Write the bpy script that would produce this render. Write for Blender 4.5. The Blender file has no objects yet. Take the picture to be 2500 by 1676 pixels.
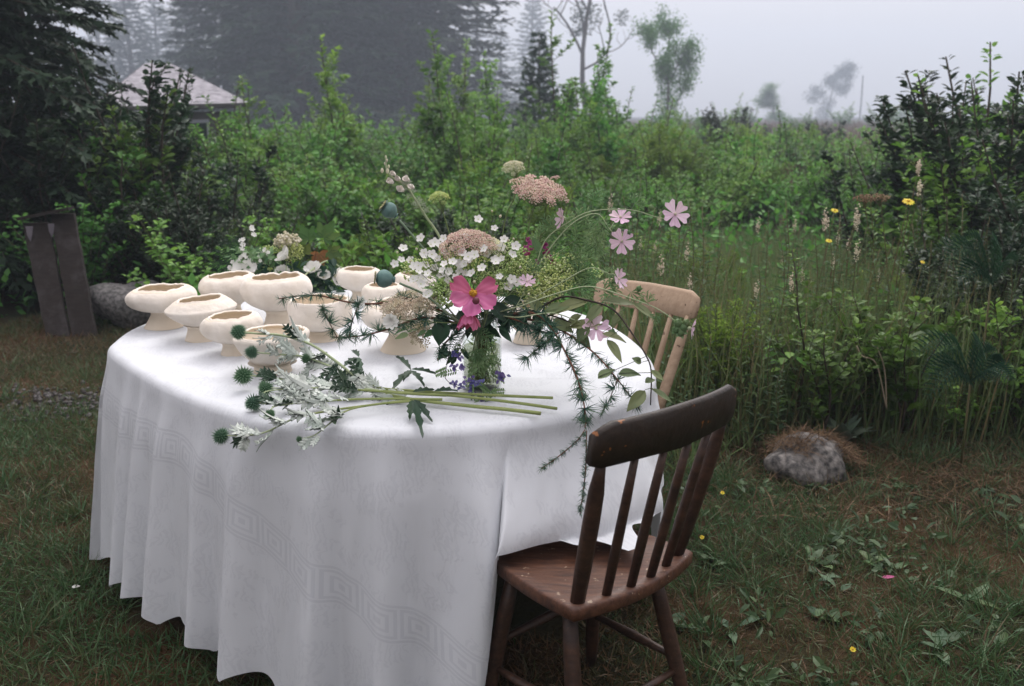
import bpy, math, random
import numpy as np
from mathutils import Vector, Matrix, Euler

R = random.Random(11)
rng = np.random.default_rng(11)
scene = bpy.context.scene
COL = scene.collection
rad = math.radians

# ------------------------------------------------------------------ camera, sky, sun, exposure
H = 1.48                       # eye height
PITCH = rad(13.44)
FPX = 2343.0                   # focal length measured in photograph pixels (2500 wide)
cam_d = bpy.data.cameras.new('camera')
cam_d.sensor_width = 36.0
cam_d.lens = FPX / 2500.0 * 36.0
cam_d.clip_end = 1500.0
cam_d.clip_start = 0.05
cam_d.dof.use_dof = True
cam_d.dof.focus_distance = 2.62
cam_d.dof.aperture_fstop = 4.5
cam = bpy.data.objects.new('camera', cam_d)
COL.objects.link(cam)
cam.location = (0, 0, H)
cam.rotation_euler = (rad(90) - PITCH, 0, 0)
scene.camera = cam

SUN_EL, SUN_AZ = 55.0, 12.0    # a bright patch of fog high up, behind the table and to the right
world = bpy.data.worlds.new('World')
scene.world = world
world.use_nodes = True
wn, wl = world.node_tree.nodes, world.node_tree.links
wn.clear()
sky = wn.new('ShaderNodeTexSky')
sky.sky_type = 'NISHITA'
sky.sun_disc = False
sky.sun_elevation = rad(SUN_EL)
sky.sun_rotation = rad(SUN_AZ)
sky.air_density = 1.0
sky.dust_density = 1.5
sky.ozone_density = 1.0
hs = wn.new('ShaderNodeHueSaturation')
hs.inputs['Saturation'].default_value = 0.22       # overcast: the cloud takes the blue out of it
tintn = wn.new('ShaderNodeMix'); tintn.data_type = 'RGBA'; tintn.blend_type = 'MULTIPLY'
tintn.inputs[0].default_value = 1.0
tintn.inputs[7].default_value = (1.0, 0.975, 1.01, 1)
bg = wn.new('ShaderNodeBackground')
bg.inputs['Strength'].default_value = 0.15
wo = wn.new('ShaderNodeOutputWorld')
wl.new(sky.outputs[0], hs.inputs['Color'])
wl.new(hs.outputs[0], tintn.inputs[6])
# thick cloud: three times brighter overhead than along the horizon
wtc = wn.new('ShaderNodeTexCoord'); wsp = wn.new('ShaderNodeSeparateXYZ'); wl.new(wtc.outputs['Generated'], wsp.inputs[0])
wmr = wn.new('ShaderNodeMapRange'); wmr.inputs[3].default_value = 0.46; wmr.inputs[4].default_value = 1.25; wl.new(wsp.outputs[2], wmr.inputs[0])
cld = wn.new('ShaderNodeMix'); cld.data_type = 'RGBA'; cld.inputs[0].default_value = 0.75; cld.inputs[7].default_value = (8.5, 8.05, 8.35, 1)
wsc = wn.new('ShaderNodeVectorMath'); wsc.operation = 'SCALE'
wl.new(tintn.outputs[2], cld.inputs[6]); wl.new(cld.outputs[2], wsc.inputs[0]); wl.new(wmr.outputs[0], wsc.inputs['Scale'])
wl.new(wsc.outputs[0], bg.inputs[0])
wl.new(bg.outputs[0], wo.inputs[0])

sun_d = bpy.data.lights.new('sun', 'SUN')
sun_d.energy = 1.5
sun_d.angle = rad(40)
sun_d.color = (1.0, 0.96, 0.91)
sun = bpy.data.objects.new('sun', sun_d)
COL.objects.link(sun)
_az, _el = rad(SUN_AZ), rad(SUN_EL)
_s = Vector((math.sin(_az) * math.cos(_el), math.cos(_az) * math.cos(_el), math.sin(_el)))
sun.rotation_euler = (-_s).to_track_quat('-Z', 'Y').to_euler()
sun.location = _s * 30

scene.view_settings.view_transform = 'Standard'
scene.view_settings.look = 'None'
scene.view_settings.gamma = 1.0
scene.view_settings.use_curve_mapping = False
scene.view_settings.exposure = 0.52
scene.render.engine = 'CYCLES'
cy = scene.cycles
cy.use_denoising = True
cy.max_bounces = 8
cy.diffuse_bounces = 3
cy.glossy_bounces = 3
cy.transmission_bounces = 6
cy.transparent_max_bounces = 6
cy.volume_bounces = 0
cy.caustics_reflective = False
cy.caustics_refractive = False
cy.use_light_tree = False

# ------------------------------------------------------------------ pixel helpers (where a thing stands)
_c, _sn = math.cos(PITCH), math.sin(PITCH)
def ray(px, py):
    dx, dz = (px - 1250.0) / FPX, -(py - 838.0) / FPX
    return np.array([dx, _c + dz * _sn, -_sn + dz * _c])
def P(px, py, Y):
    """point that stands Y metres in front of the camera and shows at photo pixel px, py"""
    d = ray(px, py); d = d * (Y / d[1]); d[2] += H
    return d
def PZ(px, py, z):
    """point at height z that shows at photo pixel px, py"""
    d = ray(px, py); d = d * ((z - H) / d[2]); d[2] = z
    return d

def nrm(v):
    v = np.asarray(v, float); n = np.linalg.norm(v)
    return v / n if n > 1e-9 else np.array([0, 0, 1.0])
def A(*v): return np.array(v, float)

# ------------------------------------------------------------------ mesh collector
class NB:
    def __init__(s):
        s.V = []; s.F = []; s.T = []; s.U = []; s.n = 0
    def add(s, V, F, mat=0, tint=None, uv=None):
        V = np.asarray(V, float).reshape(-1, 3); F = np.asarray(F, int)
        s.V.append(V); s.F.append((F + s.n, mat))
        if tint is None: tint = 0.5
        s.T.append(np.broadcast_to(np.asarray(tint, float), (len(V),)).copy())
        s.U.append(uv if uv is not None else np.zeros((len(V), 2)))
        s.n += len(V)
        return s
    def tube(s, pts, r, n=6, mat=0, cap=True, tint=None):
        pts = np.asarray(pts, float); m = len(pts)
        r = np.broadcast_to(np.asarray(r, float), (m,))
        t = np.gradient(pts, axis=0); t /= np.linalg.norm(t, axis=1)[:, None] + 1e-12
        u = nrm(np.cross(t[0], [0, 0, 1] if abs(t[0][2]) < .9 else [1, 0, 0]))
        a = np.arange(n) * 2 * np.pi / n
        V = []
        for i in range(m):
            u = nrm(u - t[i] * np.dot(u, t[i])); w = np.cross(t[i], u)
            V.append(pts[i] + r[i] * (np.cos(a)[:, None] * u + np.sin(a)[:, None] * w))
        V = np.concatenate(V)
        i, j = np.meshgrid(np.arange(m - 1), np.arange(n), indexing='ij')
        i, j = i.ravel(), j.ravel(); k = (j + 1) % n
        F = np.stack([i * n + j, i * n + k, (i + 1) * n + k, (i + 1) * n + j], 1)
        s.add(V, F, mat, tint)
        if cap:
            s.F.append((np.array([np.arange(n)[::-1]]) + s.n - len(V), mat))
            s.F.append((np.array([np.arange(n)]) + s.n - n, mat))
        return s
    def lathe(s, prof, n=32, c=(0, 0, 0), mat=0, jit=None, close=True):
        prof = np.asarray(prof, float); m = len(prof)
        a = np.arange(n) * 2 * np.pi / n
        V = np.zeros((m, n, 3))
        V[:, :, 0] = prof[:, 0, None] * np.cos(a); V[:, :, 1] = prof[:, 0, None] * np.sin(a); V[:, :, 2] = prof[:, 1, None]
        if jit is not None: V = jit(V, a)
        V = V.reshape(-1, 3) + np.asarray(c, float)
        i, j = np.meshgrid(np.arange(m - 1), np.arange(n), indexing='ij')
        i, j = i.ravel(), j.ravel(); k = (j + 1) % n
        s.add(V, np.stack([i * n + j, i * n + k, (i + 1) * n + k, (i + 1) * n + j], 1), mat)
        if close:
            s.F.append((np.array([np.arange(n)[::-1]]) + s.n - len(V), mat))
            s.F.append((np.array([np.arange(n)]) + s.n - n, mat))
        return s
    def box(s, c, d, mat=0, rot=None, bev=0.0):
        c = np.asarray(c, float); h = np.asarray(d, float) / 2
        b = min(bev, *(h * .9)) if bev else 0
        if b:
            V = []; 
            for sx in (-1, 1):
                for sy in (-1, 1):
                    for sz in (-1, 1):
                        V += [[sx * h[0], sy * (h[1] - b), sz * (h[2] - b)], [sx * (h[0] - b), sy * h[1], sz * (h[2] - b)], [sx * (h[0] - b), sy * (h[1] - b), sz * h[2]]]
            V = np.array(V)
            def id(x, y, z, k): return (((x > 0) * 2 + (y > 0)) * 2 + (z > 0)) * 3 + k
            Q = []; T = []
            for sg in (-1, 1):
                o = [(-1, -1), (1, -1), (1, 1), (-1, 1)]; o = o if sg > 0 else o[::-1]
                Q.append([id(sg, a, b2, 0) for a, b2 in o]); Q.append([id(b2, sg, a, 1) for a, b2 in o]); Q.append([id(a, b2, sg, 2) for a, b2 in o])
            for a in (-1, 1):
                for b2 in (-1, 1):
                    q = [id(a, b2, -1, 0), id(a, b2, 1, 0), id(a, b2, 1, 1), id(a, b2, -1, 1)]; Q.append(q if a * b2 < 0 else q[::-1])
                    q = [id(-1, a, b2, 1), id(1, a, b2, 1), id(1, a, b2, 2), id(-1, a, b2, 2)]; Q.append(q if a * b2 < 0 else q[::-1])
                    q = [id(a, -1, b2, 2), id(a, 1, b2, 2), id(a, 1, b2, 0), id(a, -1, b2, 0)]; Q.append(q if a * b2 < 0 else q[::-1])
                    for c2 in (-1, 1):
                        q = [id(a, b2, c2, k) for k in range(3)]; T.append(q if a * b2 * c2 > 0 else q[::-1])
        else:
            V = np.array([[x, y, z] for x in (-1, 1) for y in (-1, 1) for z in (-1, 1)], float) * h
            Q = [[0, 1, 3, 2], [4, 6, 7, 5], [0, 4, 5, 1], [2, 3, 7, 6], [0, 2, 6, 4], [1, 5, 7, 3]]; T = []
        if rot is not None: V = V @ np.asarray(rot).T
        s.add(V + c, Q, mat)
        if T: s.F.append((np.array(T) + s.n - len(V), mat))
        return s
    def ball(s, c, r, n=8, m=5, mat=0, tint=None, sc=(1, 1, 1)):
        th = np.linspace(0, np.pi, m + 2)[1:-1]; a = np.arange(n) * 2 * np.pi / n
        V = [[0, 0, 1]]
        for t in th:
            V += [[math.sin(t) * math.cos(x), math.sin(t) * math.sin(x), math.cos(t)] for x in a]
        V.append([0, 0, -1]); V = np.array(V) * np.asarray(sc) * r + np.asarray(c)
        T = [[0, 1 + j, 1 + (j + 1) % n] for j in range(n)]
        L = 1 + (m - 1) * n
        T += [[len(V) - 1, L + (j + 1) % n, L + j] for j in range(n)]
        Q = [[1 + i * n + j, 1 + (i + 1) * n + j, 1 + (i + 1) * n + (j + 1) % n, 1 + i * n + (j + 1) % n] for i in range(m - 1) for j in range(n)]
        s.add(V, T, mat, tint)
        if Q: s.F.append((np.array(Q) + s.n - len(V), mat))
        return s
    def mesh(s, name, mats, smooth=True):
        me = bpy.data.meshes.new(name)
        V = np.concatenate(s.V)
        lv = np.concatenate([f.ravel() for f, m in s.F]).astype(np.int32)
        ln = np.concatenate([np.full(len(f), f.shape[1], np.int32) for f, m in s.F])
        mi = np.concatenate([np.full(len(f), m, np.int32) for f, m in s.F])
        me.vertices.add(len(V)); me.vertices.foreach_set('co', V.ravel().astype(np.float32))
        me.loops.add(len(lv)); me.loops.foreach_set('vertex_index', lv)
        me.polygons.add(len(ln))
        me.polygons.foreach_set('loop_start', np.concatenate([[0], np.cumsum(ln)[:-1]]).astype(np.int32))
        me.polygons.foreach_set('loop_total', ln)
        me.polygons.foreach_set('material_index', mi)
        me.polygons.foreach_set('use_smooth', np.full(len(ln), smooth, bool))
        at = me.attributes.new('tint', 'FLOAT', 'POINT')
        at.data.foreach_set('value', np.concatenate(s.T).astype(np.float32))
        U = np.concatenate(s.U)
        if U.any():
            ua = me.attributes.new('cloth_uv', 'FLOAT2', 'POINT')
            ua.data.foreach_set('vector', U.ravel().astype(np.float32))
        for m in (mats if isinstance(mats, (list, tuple)) else [mats]): me.materials.append(m)
        me.update(calc_edges=True)
        me.validate()
        return me
    def obj(s, name, mats, parent=None, smooth=True, kind=None):
        o = bpy.data.objects.new(name, s.mesh(name, mats, smooth))
        COL.objects.link(o)
        if parent is not None: attach(o, parent)
        if kind: o['kind'] = kind
        return o

def attach(o, parent):
    """child built in world coordinates; the Empty it hangs on is not rotated"""
    o.parent = parent
    if parent.type == 'EMPTY':
        o.matrix_parent_inverse = Matrix.Translation(-Vector(parent.location))
def thing(name, label, cat, loc=(0, 0, 0), group=None):
    o = bpy.data.objects.new(name, None); COL.objects.link(o)
    o.empty_display_size = .05
    o.location = [float(x) for x in loc]
    return tag(o, label, cat, group)
def tag(o, label, cat, group=None):
    o['label'] = label; o['category'] = cat
    if group: o['group'] = group
    return o
def structure(o):
    o['kind'] = 'structure'; return o
def copy_thing(src, loc, rz=0.0, sc=1.0, label=None, group=None):
    """copy of a thing that is built round its own origin, with its parts"""
    r = src.copy(); COL.objects.link(r)
    r.location = [float(x) for x in loc]; r.rotation_euler = (0, 0, rz)
    r.scale = (sc, sc, sc) if not isinstance(sc, tuple) else sc
    if label: r['label'] = label
    if group: r['group'] = group
    for ch in src.children:
        c = ch.copy(); COL.objects.link(c); c.parent = r
    return r

# curves
def spline(pts, n=24, closed=False):
    """Catmull-Rom through pts"""
    p = np.asarray(pts, float); m = len(p)
    if closed: q = np.concatenate([p[-1:], p, p[:2]]); segs = m
    else: q = np.concatenate([2 * p[:1] - p[1:2], p, 2 * p[-1:] - p[-2:-1]]); segs = m - 1
    out = []
    per = max(2, int(math.ceil(n / segs)))
    for i in range(segs):
        a, b, c, d = q[i], q[i + 1], q[i + 2], q[i + 3]
        for k in range(per):
            t = k / per
            out.append(.5 * ((2 * b) + (c - a) * t + (2 * a - 5 * b + 4 * c - d) * t * t + (-a + 3 * b - 3 * c + d) * t ** 3))
    if not closed: out.append(p[-1])
    return np.array(out)
def smooth01(x): x = np.clip(x, 0, 1); return x * x * (3 - 2 * x)
def basis(n):
    n = nrm(n); u = nrm(np.cross(n, [0, 0, 1] if abs(n[2]) < .95 else [1, 0, 0])); return u, np.cross(n, u), n

# ------------------------------------------------------------------ materials
def newmat(name):
    m = bpy.data.materials.new(name); m.use_nodes = True
    nt = m.node_tree; b = nt.nodes['Principled BSDF']
    return m, nt, nt.nodes, nt.links, b
def col4(c): return (c[0], c[1], c[2], 1)
def mat(name, c1, c2=None, rough=.6, scale=8.0, bump=0.0, bscale=None, spec=.4, detail=4, metal=0.0, stretch=None, coords='Object', dist=.004):
    m, nt, N, L, b = newmat(name)
    b.inputs['Roughness'].default_value = rough
    b.inputs['Specular IOR Level'].default_value = spec
    b.inputs['Metallic'].default_value = metal
    b.inputs['Base Color'].default_value = col4(c1)
    if c2 is not None or bump:
        tc = N.new('ShaderNodeTexCoord'); mp = N.new('ShaderNodeMapping')
        L.new(tc.outputs[coords], mp.inputs[0])
        if stretch: mp.inputs['Scale'].default_value = stretch
    if c2 is not None:
        t = N.new('ShaderNodeTexNoise'); t.inputs['Scale'].default_value = scale; t.inputs['Detail'].default_value = detail
        r = N.new('ShaderNodeValToRGB')
        r.color_ramp.elements[0].color = col4(c1); r.color_ramp.elements[1].color = col4(c2)
        r.color_ramp.elements[0].position = .35; r.color_ramp.elements[1].position = .65
        L.new(mp.outputs[0], t.inputs[0]); L.new(t.outputs[0], r.inputs[0]); L.new(r.outputs[0], b.inputs['Base Color'])
    if bump:
        t2 = N.new('ShaderNodeTexNoise'); t2.inputs['Scale'].default_value = bscale or scale * 4; t2.inputs['Detail'].default_value = 5
        bp = N.new('ShaderNodeBump'); bp.inputs['Strength'].default_value = bump; bp.inputs['Distance'].default_value = dist
        L.new(mp.outputs[0], t2.inputs[0]); L.new(t2.outputs[0], bp.inputs['Height']); L.new(bp.outputs[0], b.inputs['Normal'])
    return m
def leafmat(name, stops, trans=.3, rough=.5, spec=.35, objvar=.25, veins=None):
    """stops: colours over the per-leaf tint; part of the light goes through"""
    m, nt, N, L, b = newmat(name)
    at = N.new('ShaderNodeAttribute'); at.attribute_name = 'tint'
    r = N.new('ShaderNodeValToRGB'); e = r.color_ramp.elements
    e[0].color = col4(stops[0]); e[1].color = col4(stops[-1])
    for i, c in enumerate(stops[1:-1]):
        x = e.new((i + 1) / (len(stops) - 1)); x.color = col4(c)
    L.new(at.outputs['Fac'], r.inputs[0])
    src = r.outputs[0]
    if objvar:
        oi = N.new('ShaderNodeObjectInfo'); mr = N.new('ShaderNodeMapRange'); mr.inputs[3].default_value = 1 - objvar * 1.2; mr.inputs[4].default_value = 1 + objvar * 1.2
        h = N.new('ShaderNodeHueSaturation'); mr2 = N.new('ShaderNodeMapRange'); mr2.inputs[3].default_value = .475; mr2.inputs[4].default_value = .52
        mm = N.new('ShaderNodeMath'); mm.operation = 'FRACT'; ml = N.new('ShaderNodeMath'); ml.operation = 'MULTIPLY'; ml.inputs[1].default_value = 7.31
        L.new(oi.outputs['Random'], mr.inputs[0]); L.new(mr.outputs[0], h.inputs['Value'])
        L.new(oi.outputs['Random'], ml.inputs[0]); L.new(ml.outputs[0], mm.inputs[0]); L.new(mm.outputs[0], mr2.inputs[0]); L.new(mr2.outputs[0], h.inputs['Hue'])
        L.new(src, h.inputs['Color']); src = h.outputs[0]
    L.new(src, b.inputs['Base Color'])
    b.inputs['Roughness'].default_value = rough; b.inputs['Specular IOR Level'].default_value = spec
    if trans:
        tr = N.new('ShaderNodeBsdfTranslucent'); mx = N.new('ShaderNodeMixShader'); mx.inputs[0].default_value = trans
        L.new(src, tr.inputs[0]); L.new(b.outputs[0], mx.inputs[1]); L.new(tr.outputs[0], mx.inputs[2])
        L.new(mx.outputs[0], N['Material Output'].inputs[0])
    return m

# leaf templates: (along, across, up) per vertex, faces
DIAMOND = (A([0, 0, 0], [.45, .5, .10], [1, 0, -.06], [.45, -.5, .10]), A([0, 1, 2], [0, 2, 3]).astype(int))
OVAL = (A([0, 0, 0], [.28, .42, .07], [.68, .40, .06], [1, 0, -.10], [.68, -.40, .06], [.28, -.42, .07], [.5, 0, -.02]),
        A([0, 6, 1], [1, 6, 2], [2, 6, 3], [3, 6, 4], [4, 6, 5], [5, 6, 0]).astype(int))
BLADE = (A([0, -.5, 0], [0, .5, 0], [.5, -.42, .05], [.5, .42, .05], [1, 0, -.12]), A([0, 2, 3], [0, 3, 1], [2, 4, 3]).astype(int))
SPRAY = (A([0, 0, 0], [.3, .5, .02], [.36, .14, 0], [.66, .42, .02], [.7, .1, 0], [1, 0, -.1], [.7, -.1, 0], [.66, -.42, .02], [.36, -.14, 0], [.3, -.5, .02]),
         A([0, 1, 2], [2, 3, 4], [4, 5, 6], [6, 7, 8], [8, 9, 0], [0, 2, 8], [2, 4, 8], [4, 6, 8]).astype(int))
def leaves(nb, pos, d, n, L, W, tmpl=OVAL, mat=0, tint=None):
    pos = np.asarray(pos, float).reshape(-1, 3); N_ = len(pos)
    if not N_: return
    d = np.broadcast_to(np.asarray(d, float), (N_, 3)); n = np.broadcast_to(np.asarray(n, float), (N_, 3))
    d = d / (np.linalg.norm(d, axis=1)[:, None] + 1e-9)
    s = np.cross(n, d); s /= np.linalg.norm(s, axis=1)[:, None] + 1e-9
    n = np.cross(d, s)
    L = np.broadcast_to(np.asarray(L, float), (N_,)); W = np.broadcast_to(np.asarray(W, float), (N_,))
    t, f = tmpl; k = len(t)
    V = pos[:, None, :] + t[None, :, 0, None] * (L[:, None] * d)[:, None, :] + t[None, :, 1, None] * (W[:, None] * s)[:, None, :] + t[None, :, 2, None] * (L[:, None] * n)[:, None, :]
    F = (f[None] + (np.arange(N_) * k)[:, None, None]).reshape(-1, f.shape[1])
    if tint is None: tint = rng.random(N_)
    nb.add(V.reshape(-1, 3), F, mat, np.repeat(np.broadcast_to(np.asarray(tint, float), (N_,)), k))
def rdir(n):
    v = rng.normal(size=(n, 3)); return v / np.linalg.norm(v, axis=1)[:, None]

# ------------------------------------------------------------------ ground
def gz(x, y):
    x = np.asarray(x, float); y = np.asarray(y, float)
    f = smooth01((y - 6) / 14)
    return (.012 * np.sin(x * 2.1 + 1) * np.cos(y * 1.7) + .008 * np.sin(5 * x + 3 * y)) * (1 - f) + f * (.12 * np.sin(x * .31 + 2) * np.cos(y * .23) + .05 * np.sin(x * .9 + y * .7))
def ground_material():
    m, nt, N, L, b = newmat('soil_and_thatch')
    tc = N.new('ShaderNodeTexCoord')
    n1 = N.new('ShaderNodeTexNoise'); n1.inputs['Scale'].default_value = 1.6; n1.inputs['Detail'].default_value = 6
    n2 = N.new('ShaderNodeTexNoise'); n2.inputs['Scale'].default_value = 60; n2.inputs['Detail'].default_value = 5
    r = N.new('ShaderNodeValToRGB'); e = r.color_ramp.elements
    e[0].position = .36; e[0].color = (.018, .022, .010, 1); e[1].position = .64; e[1].color = (.070, .038, .020, 1)
    x = e.new(.5); x.color = (.034, .028, .014, 1)
    mx = N.new('ShaderNodeMix'); mx.data_type = 'RGBA'; mx.blend_type = 'OVERLAY'; mx.inputs[0].default_value = .6
    bp = N.new('ShaderNodeBump'); bp.inputs['Strength'].default_value = .9; bp.inputs['Distance'].default_value = .02
    for n in (n1, n2): L.new(tc.outputs['Object'], n.inputs[0])
    L.new(n1.outputs[0], r.inputs[0]); L.new(r.outputs[0], mx.inputs[6]); L.new(n2.outputs[0], mx.inputs[7])
    L.new(mx.outputs[2], b.inputs['Base Color']); L.new(n2.outputs[0], bp.inputs['Height']); L.new(bp.outputs[0], b.inputs['Normal'])
    b.inputs['Roughness'].default_value = .95; b.inputs['Specular IOR Level'].default_value = .1
    return m
xs = np.unique(np.concatenate([np.linspace(-260, 260, 53), np.linspace(-8, 8, 81)]))
ys = np.unique(np.concatenate([np.linspace(-20, 420, 45), np.linspace(0, 14, 71)]))
gx, gy = np.meshgrid(xs, ys, indexing='ij')
nb = NB()
ii, jj = np.meshgrid(np.arange(len(xs) - 1), np.arange(len(ys) - 1), indexing='ij'); ii = ii.ravel(); jj = jj.ravel(); w = len(ys)
nb.add(np.stack([gx, gy, gz(gx, gy)], -1).reshape(-1, 3), np.stack([ii * w + jj, (ii + 1) * w + jj, (ii + 1) * w + jj + 1, ii * w + jj + 1], 1))
structure(nb.obj('ground', ground_material()))

# ------------------------------------------------------------------ table and cloth
OUT = A([-1.285, 2.96], [-1.325, 3.10], [-1.335, 3.29], [-1.29, 3.50], [-1.16, 3.75], [-.92, 3.95], [-.60, 4.06], [-.25, 4.02], [.04, 3.83],
        [.22, 3.61], [.325, 3.44], [.39, 3.22], [.425, 3.0], [.43, 2.78], [.385, 2.55], [.27, 2.37], [.09, 2.255], [-.13, 2.17], [-.37, 2.155],
        [-.59, 2.225], [-.75, 2.34], [-.92, 2.50], [-1.11, 2.72])
TOPZ = .752
o_ = spline(OUT, 920, closed=True)
seg = np.linalg.norm(np.roll(o_, -1, 0) - o_, axis=1); S_ = np.concatenate([[0], np.cumsum(seg)]); PER = S_[-1]
NS = 1100
sv = np.linspace(0, PER, NS, endpoint=False)
oc = np.concatenate([o_, o_[:1]])
EDGE = np.stack([np.interp(sv, S_, oc[:, k]) for k in (0, 1)], 1)
tg = np.roll(EDGE, -2, 0) - np.roll(EDGE, 2, 0); tg /= np.linalg.norm(tg, axis=1)[:, None]
NOUT = np.stack([tg[:, 1], -tg[:, 0]], 1)
CEN = A(-.45, 3.1)
if np.mean(np.sum(NOUT * (EDGE - CEN), 1)) < 0: NOUT = -NOUT
def s_at(x, y): return sv[np.argmin((EDGE[:, 0] - x) ** 2 + (EDGE[:, 1] - y) ** 2)]

WOODD = mat('dark_table_wood', (.05, .03, .02), (.08, .05, .03), .5, 3, .2, 40, stretch=(1, 8, 1))
tb = thing('oval_table', 'oval table hidden under the white cloth', 'table', (CEN[0], CEN[1], 0))
nb = NB()
ins = EDGE[::10] - NOUT[::10] * .03
k = len(ins)
V = np.concatenate([np.c_[ins, np.full(k, TOPZ - .045)], np.c_[ins, np.full(k, TOPZ - .008)]])
nb.add(V, [[i, (i + 1) % k, k + (i + 1) % k, k + i] for i in range(k)])
nb.F.append((np.array([np.arange(k)]) + k, 0)); nb.F.append((np.array([np.arange(k)[::-1]]), 0))
nb.obj('tabletop', WOODD, tb, smooth=False)
for lx, ly in ((-1.0, 3.35), (-.45, 2.5), (.12, 3.1), (-.4, 3.7)):
    nb = NB(); nb.tube([(lx, ly, gz(lx, ly)), (lx, ly, .3), (lx, ly, TOPZ - .045)], [.022, .03, .038], 10); nb.obj('leg', WOODD, tb)

def cloth_material():
    m, nt, N, L, b = newmat('white_damask')
    at = N.new('ShaderNodeAttribute'); at.attribute_name = 'cloth_uv'
    sp = N.new('ShaderNodeSeparateXYZ'); L.new(at.outputs['Vector'], sp.inputs[0])
    def M(op, a, b2=None, c=None):
        n = N.new('ShaderNodeMath'); n.operation = op
        for i, v in enumerate((a, b2, c)):
            if v is None: continue
            if isinstance(v, (int, float)): n.inputs[i].default_value = v
            else: L.new(v, n.inputs[i])
        return n.outputs[0]
    u, v = sp.outputs[0], sp.outputs[1]
    # woven key border: nested squares between two lines
    fa = M('SUBTRACT', M('FRACT', M('DIVIDE', u, .088)), .5)
    a = M('MULTIPLY', M('ABSOLUTE', fa), .088)
    bb = M('ABSOLUTE', v)
    d = M('MAXIMUM', a, M('MULTIPLY', bb, 1.12))
    ring = M('GREATER_THAN', M('SINE', M('MULTIPLY', d, 2 * math.pi / .0165)), .15)
    inband = M('LESS_THAN', bb, .036)
    line = M('MULTIPLY', M('GREATER_THAN', bb, .040), M('LESS_THAN', bb, .046))
    key = M('MAXIMUM', M('MULTIPLY', ring, inband), line)
    # scattered sprigs
    mp = N.new('ShaderNodeMapping'); mp.inputs['Scale'].default_value = (1, 1, 1); L.new(at.outputs['Vector'], mp.inputs[0])
    dn = N.new('ShaderNodeTexNoise'); dn.inputs['Scale'].default_value = 22; dn.inputs['Detail'].default_value = 3; L.new(mp.outputs[0], dn.inputs[0])
    ad = N.new('ShaderNodeVectorMath'); ad.operation = 'MULTIPLY_ADD'; L.new(dn.outputs['Color'], ad.inputs[0]); ad.inputs[1].default_value = (.05, .05, 0); L.new(mp.outputs[0], ad.inputs[2])
    wv = N.new('ShaderNodeTexWave'); wv.inputs['Scale'].default_value = 26; wv.inputs['Distortion'].default_value = 9; wv.inputs['Detail'].default_value = 3; wv.inputs['Detail Scale'].default_value = 1.6
    L.new(ad.outputs[0], wv.inputs[0])
    vo = N.new('ShaderNodeTexNoise'); vo.inputs['Scale'].default_value = 13; vo.inputs['Detail'].default_value = 2; L.new(mp.outputs[0], vo.inputs[0])
    spr = M('MULTIPLY', M('GREATER_THAN', wv.outputs[0], .62), M('GREATER_THAN', vo.outputs[0], .5))
    fig = M('MAXIMUM', key, M('MULTIPLY', M('MULTIPLY', spr, M('GREATER_THAN', bb, .05)), .55))
    wk = N.new('ShaderNodeTexNoise'); wk.inputs['Scale'].default_value = 900; wk.inputs['Detail'].default_value = 2
    L.new(at.outputs['Vector'], wk.inputs[0])
    hgt = M('ADD', fig, M('MULTIPLY', wk.outputs[0], .5))
    bp = N.new('ShaderNodeBump'); bp.inputs['Strength'].default_value = .8; bp.inputs['Distance'].default_value = .0035
    L.new(hgt, bp.inputs['Height']); L.new(bp.outputs[0], b.inputs['Normal'])
    mx = N.new('ShaderNodeMix'); mx.data_type = 'RGBA'; mx.inputs[6].default_value = (.77, .79, .82, 1); mx.inputs[7].default_value = (.69, .71, .745, 1)
    L.new(fig, mx.inputs[0]); L.new(mx.outputs[2], b.inputs['Base Color'])
    b.inputs['Roughness'].default_value = .85; b.inputs['Specular IOR Level'].default_value = .15
    b.inputs['Sheen Weight'].default_value = .15
    tr = N.new('ShaderNodeBsdfTranslucent'); tr.inputs[0].default_value = (.8, .8, .8, 1); ms = N.new('ShaderNodeMixShader'); ms.inputs[0].default_value = .10
    L.new(b.outputs[0], ms.inputs[1]); L.new(tr.outputs[0], ms.inputs[2]); L.new(ms.outputs[0], N['Material Output'].inputs[0])
    return m
CLOTH = cloth_material()

def sdist(s0):   # signed distance along the rim
    return (sv - s0 + PER / 2) % PER - PER / 2
sA, sB = s_at(.005, 2.21), s_at(.43, 2.72)      # the brown chair stands between these two points of the rim
sgn = 1 if ((sB - sA + PER / 2) % PER - PER / 2) > 0 else -1
dA, dB = sgn * sdist(sA), sgn * sdist(sB)
def zone_at(sh): return smooth01((dA + sh + .02) / .04) * smooth01((-dB + .03) / .06)
zone = zone_at(0)
sC, sD = s_at(.40, 3.16), s_at(.20, 3.64)       # the pale chair
sg2 = 1 if ((sD - sC + PER / 2) % PER - PER / 2) > 0 else -1
zone2 = smooth01((sg2 * sdist(sC) + .03) / .06) * smooth01((-sg2 * sdist(sD) + .03) / .06)
zz = np.maximum(zone, zone2)
# folds: crests at uneven distances along the rim
cr = [0]; rr = random.Random(5)
while cr[-1] < PER - .2: cr.append(cr[-1] + rr.uniform(.13, .27))
cr = np.array(cr) * PER / cr[-1]
ph = np.interp(sv, cr, np.arange(len(cr))) * 2 * np.pi
amp_s = .75 + .35 * np.sin(sv * 2.3 + 1) * np.sin(sv * 5.1)
fold = amp_s * (.5 + .5 * np.cos(ph)) ** 1.5
fold2 = .5 + .5 * np.cos(ph * 2.0 + 1.3 * np.sin(sv * 3))
ridge = np.exp(-((dA + .045) / .05) ** 2)        # the fold that hangs beside the chair
scal = np.abs(np.sin(sv * np.pi / .115)) ** .7    # scalloped hem
rows = []
uvr = []
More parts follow.
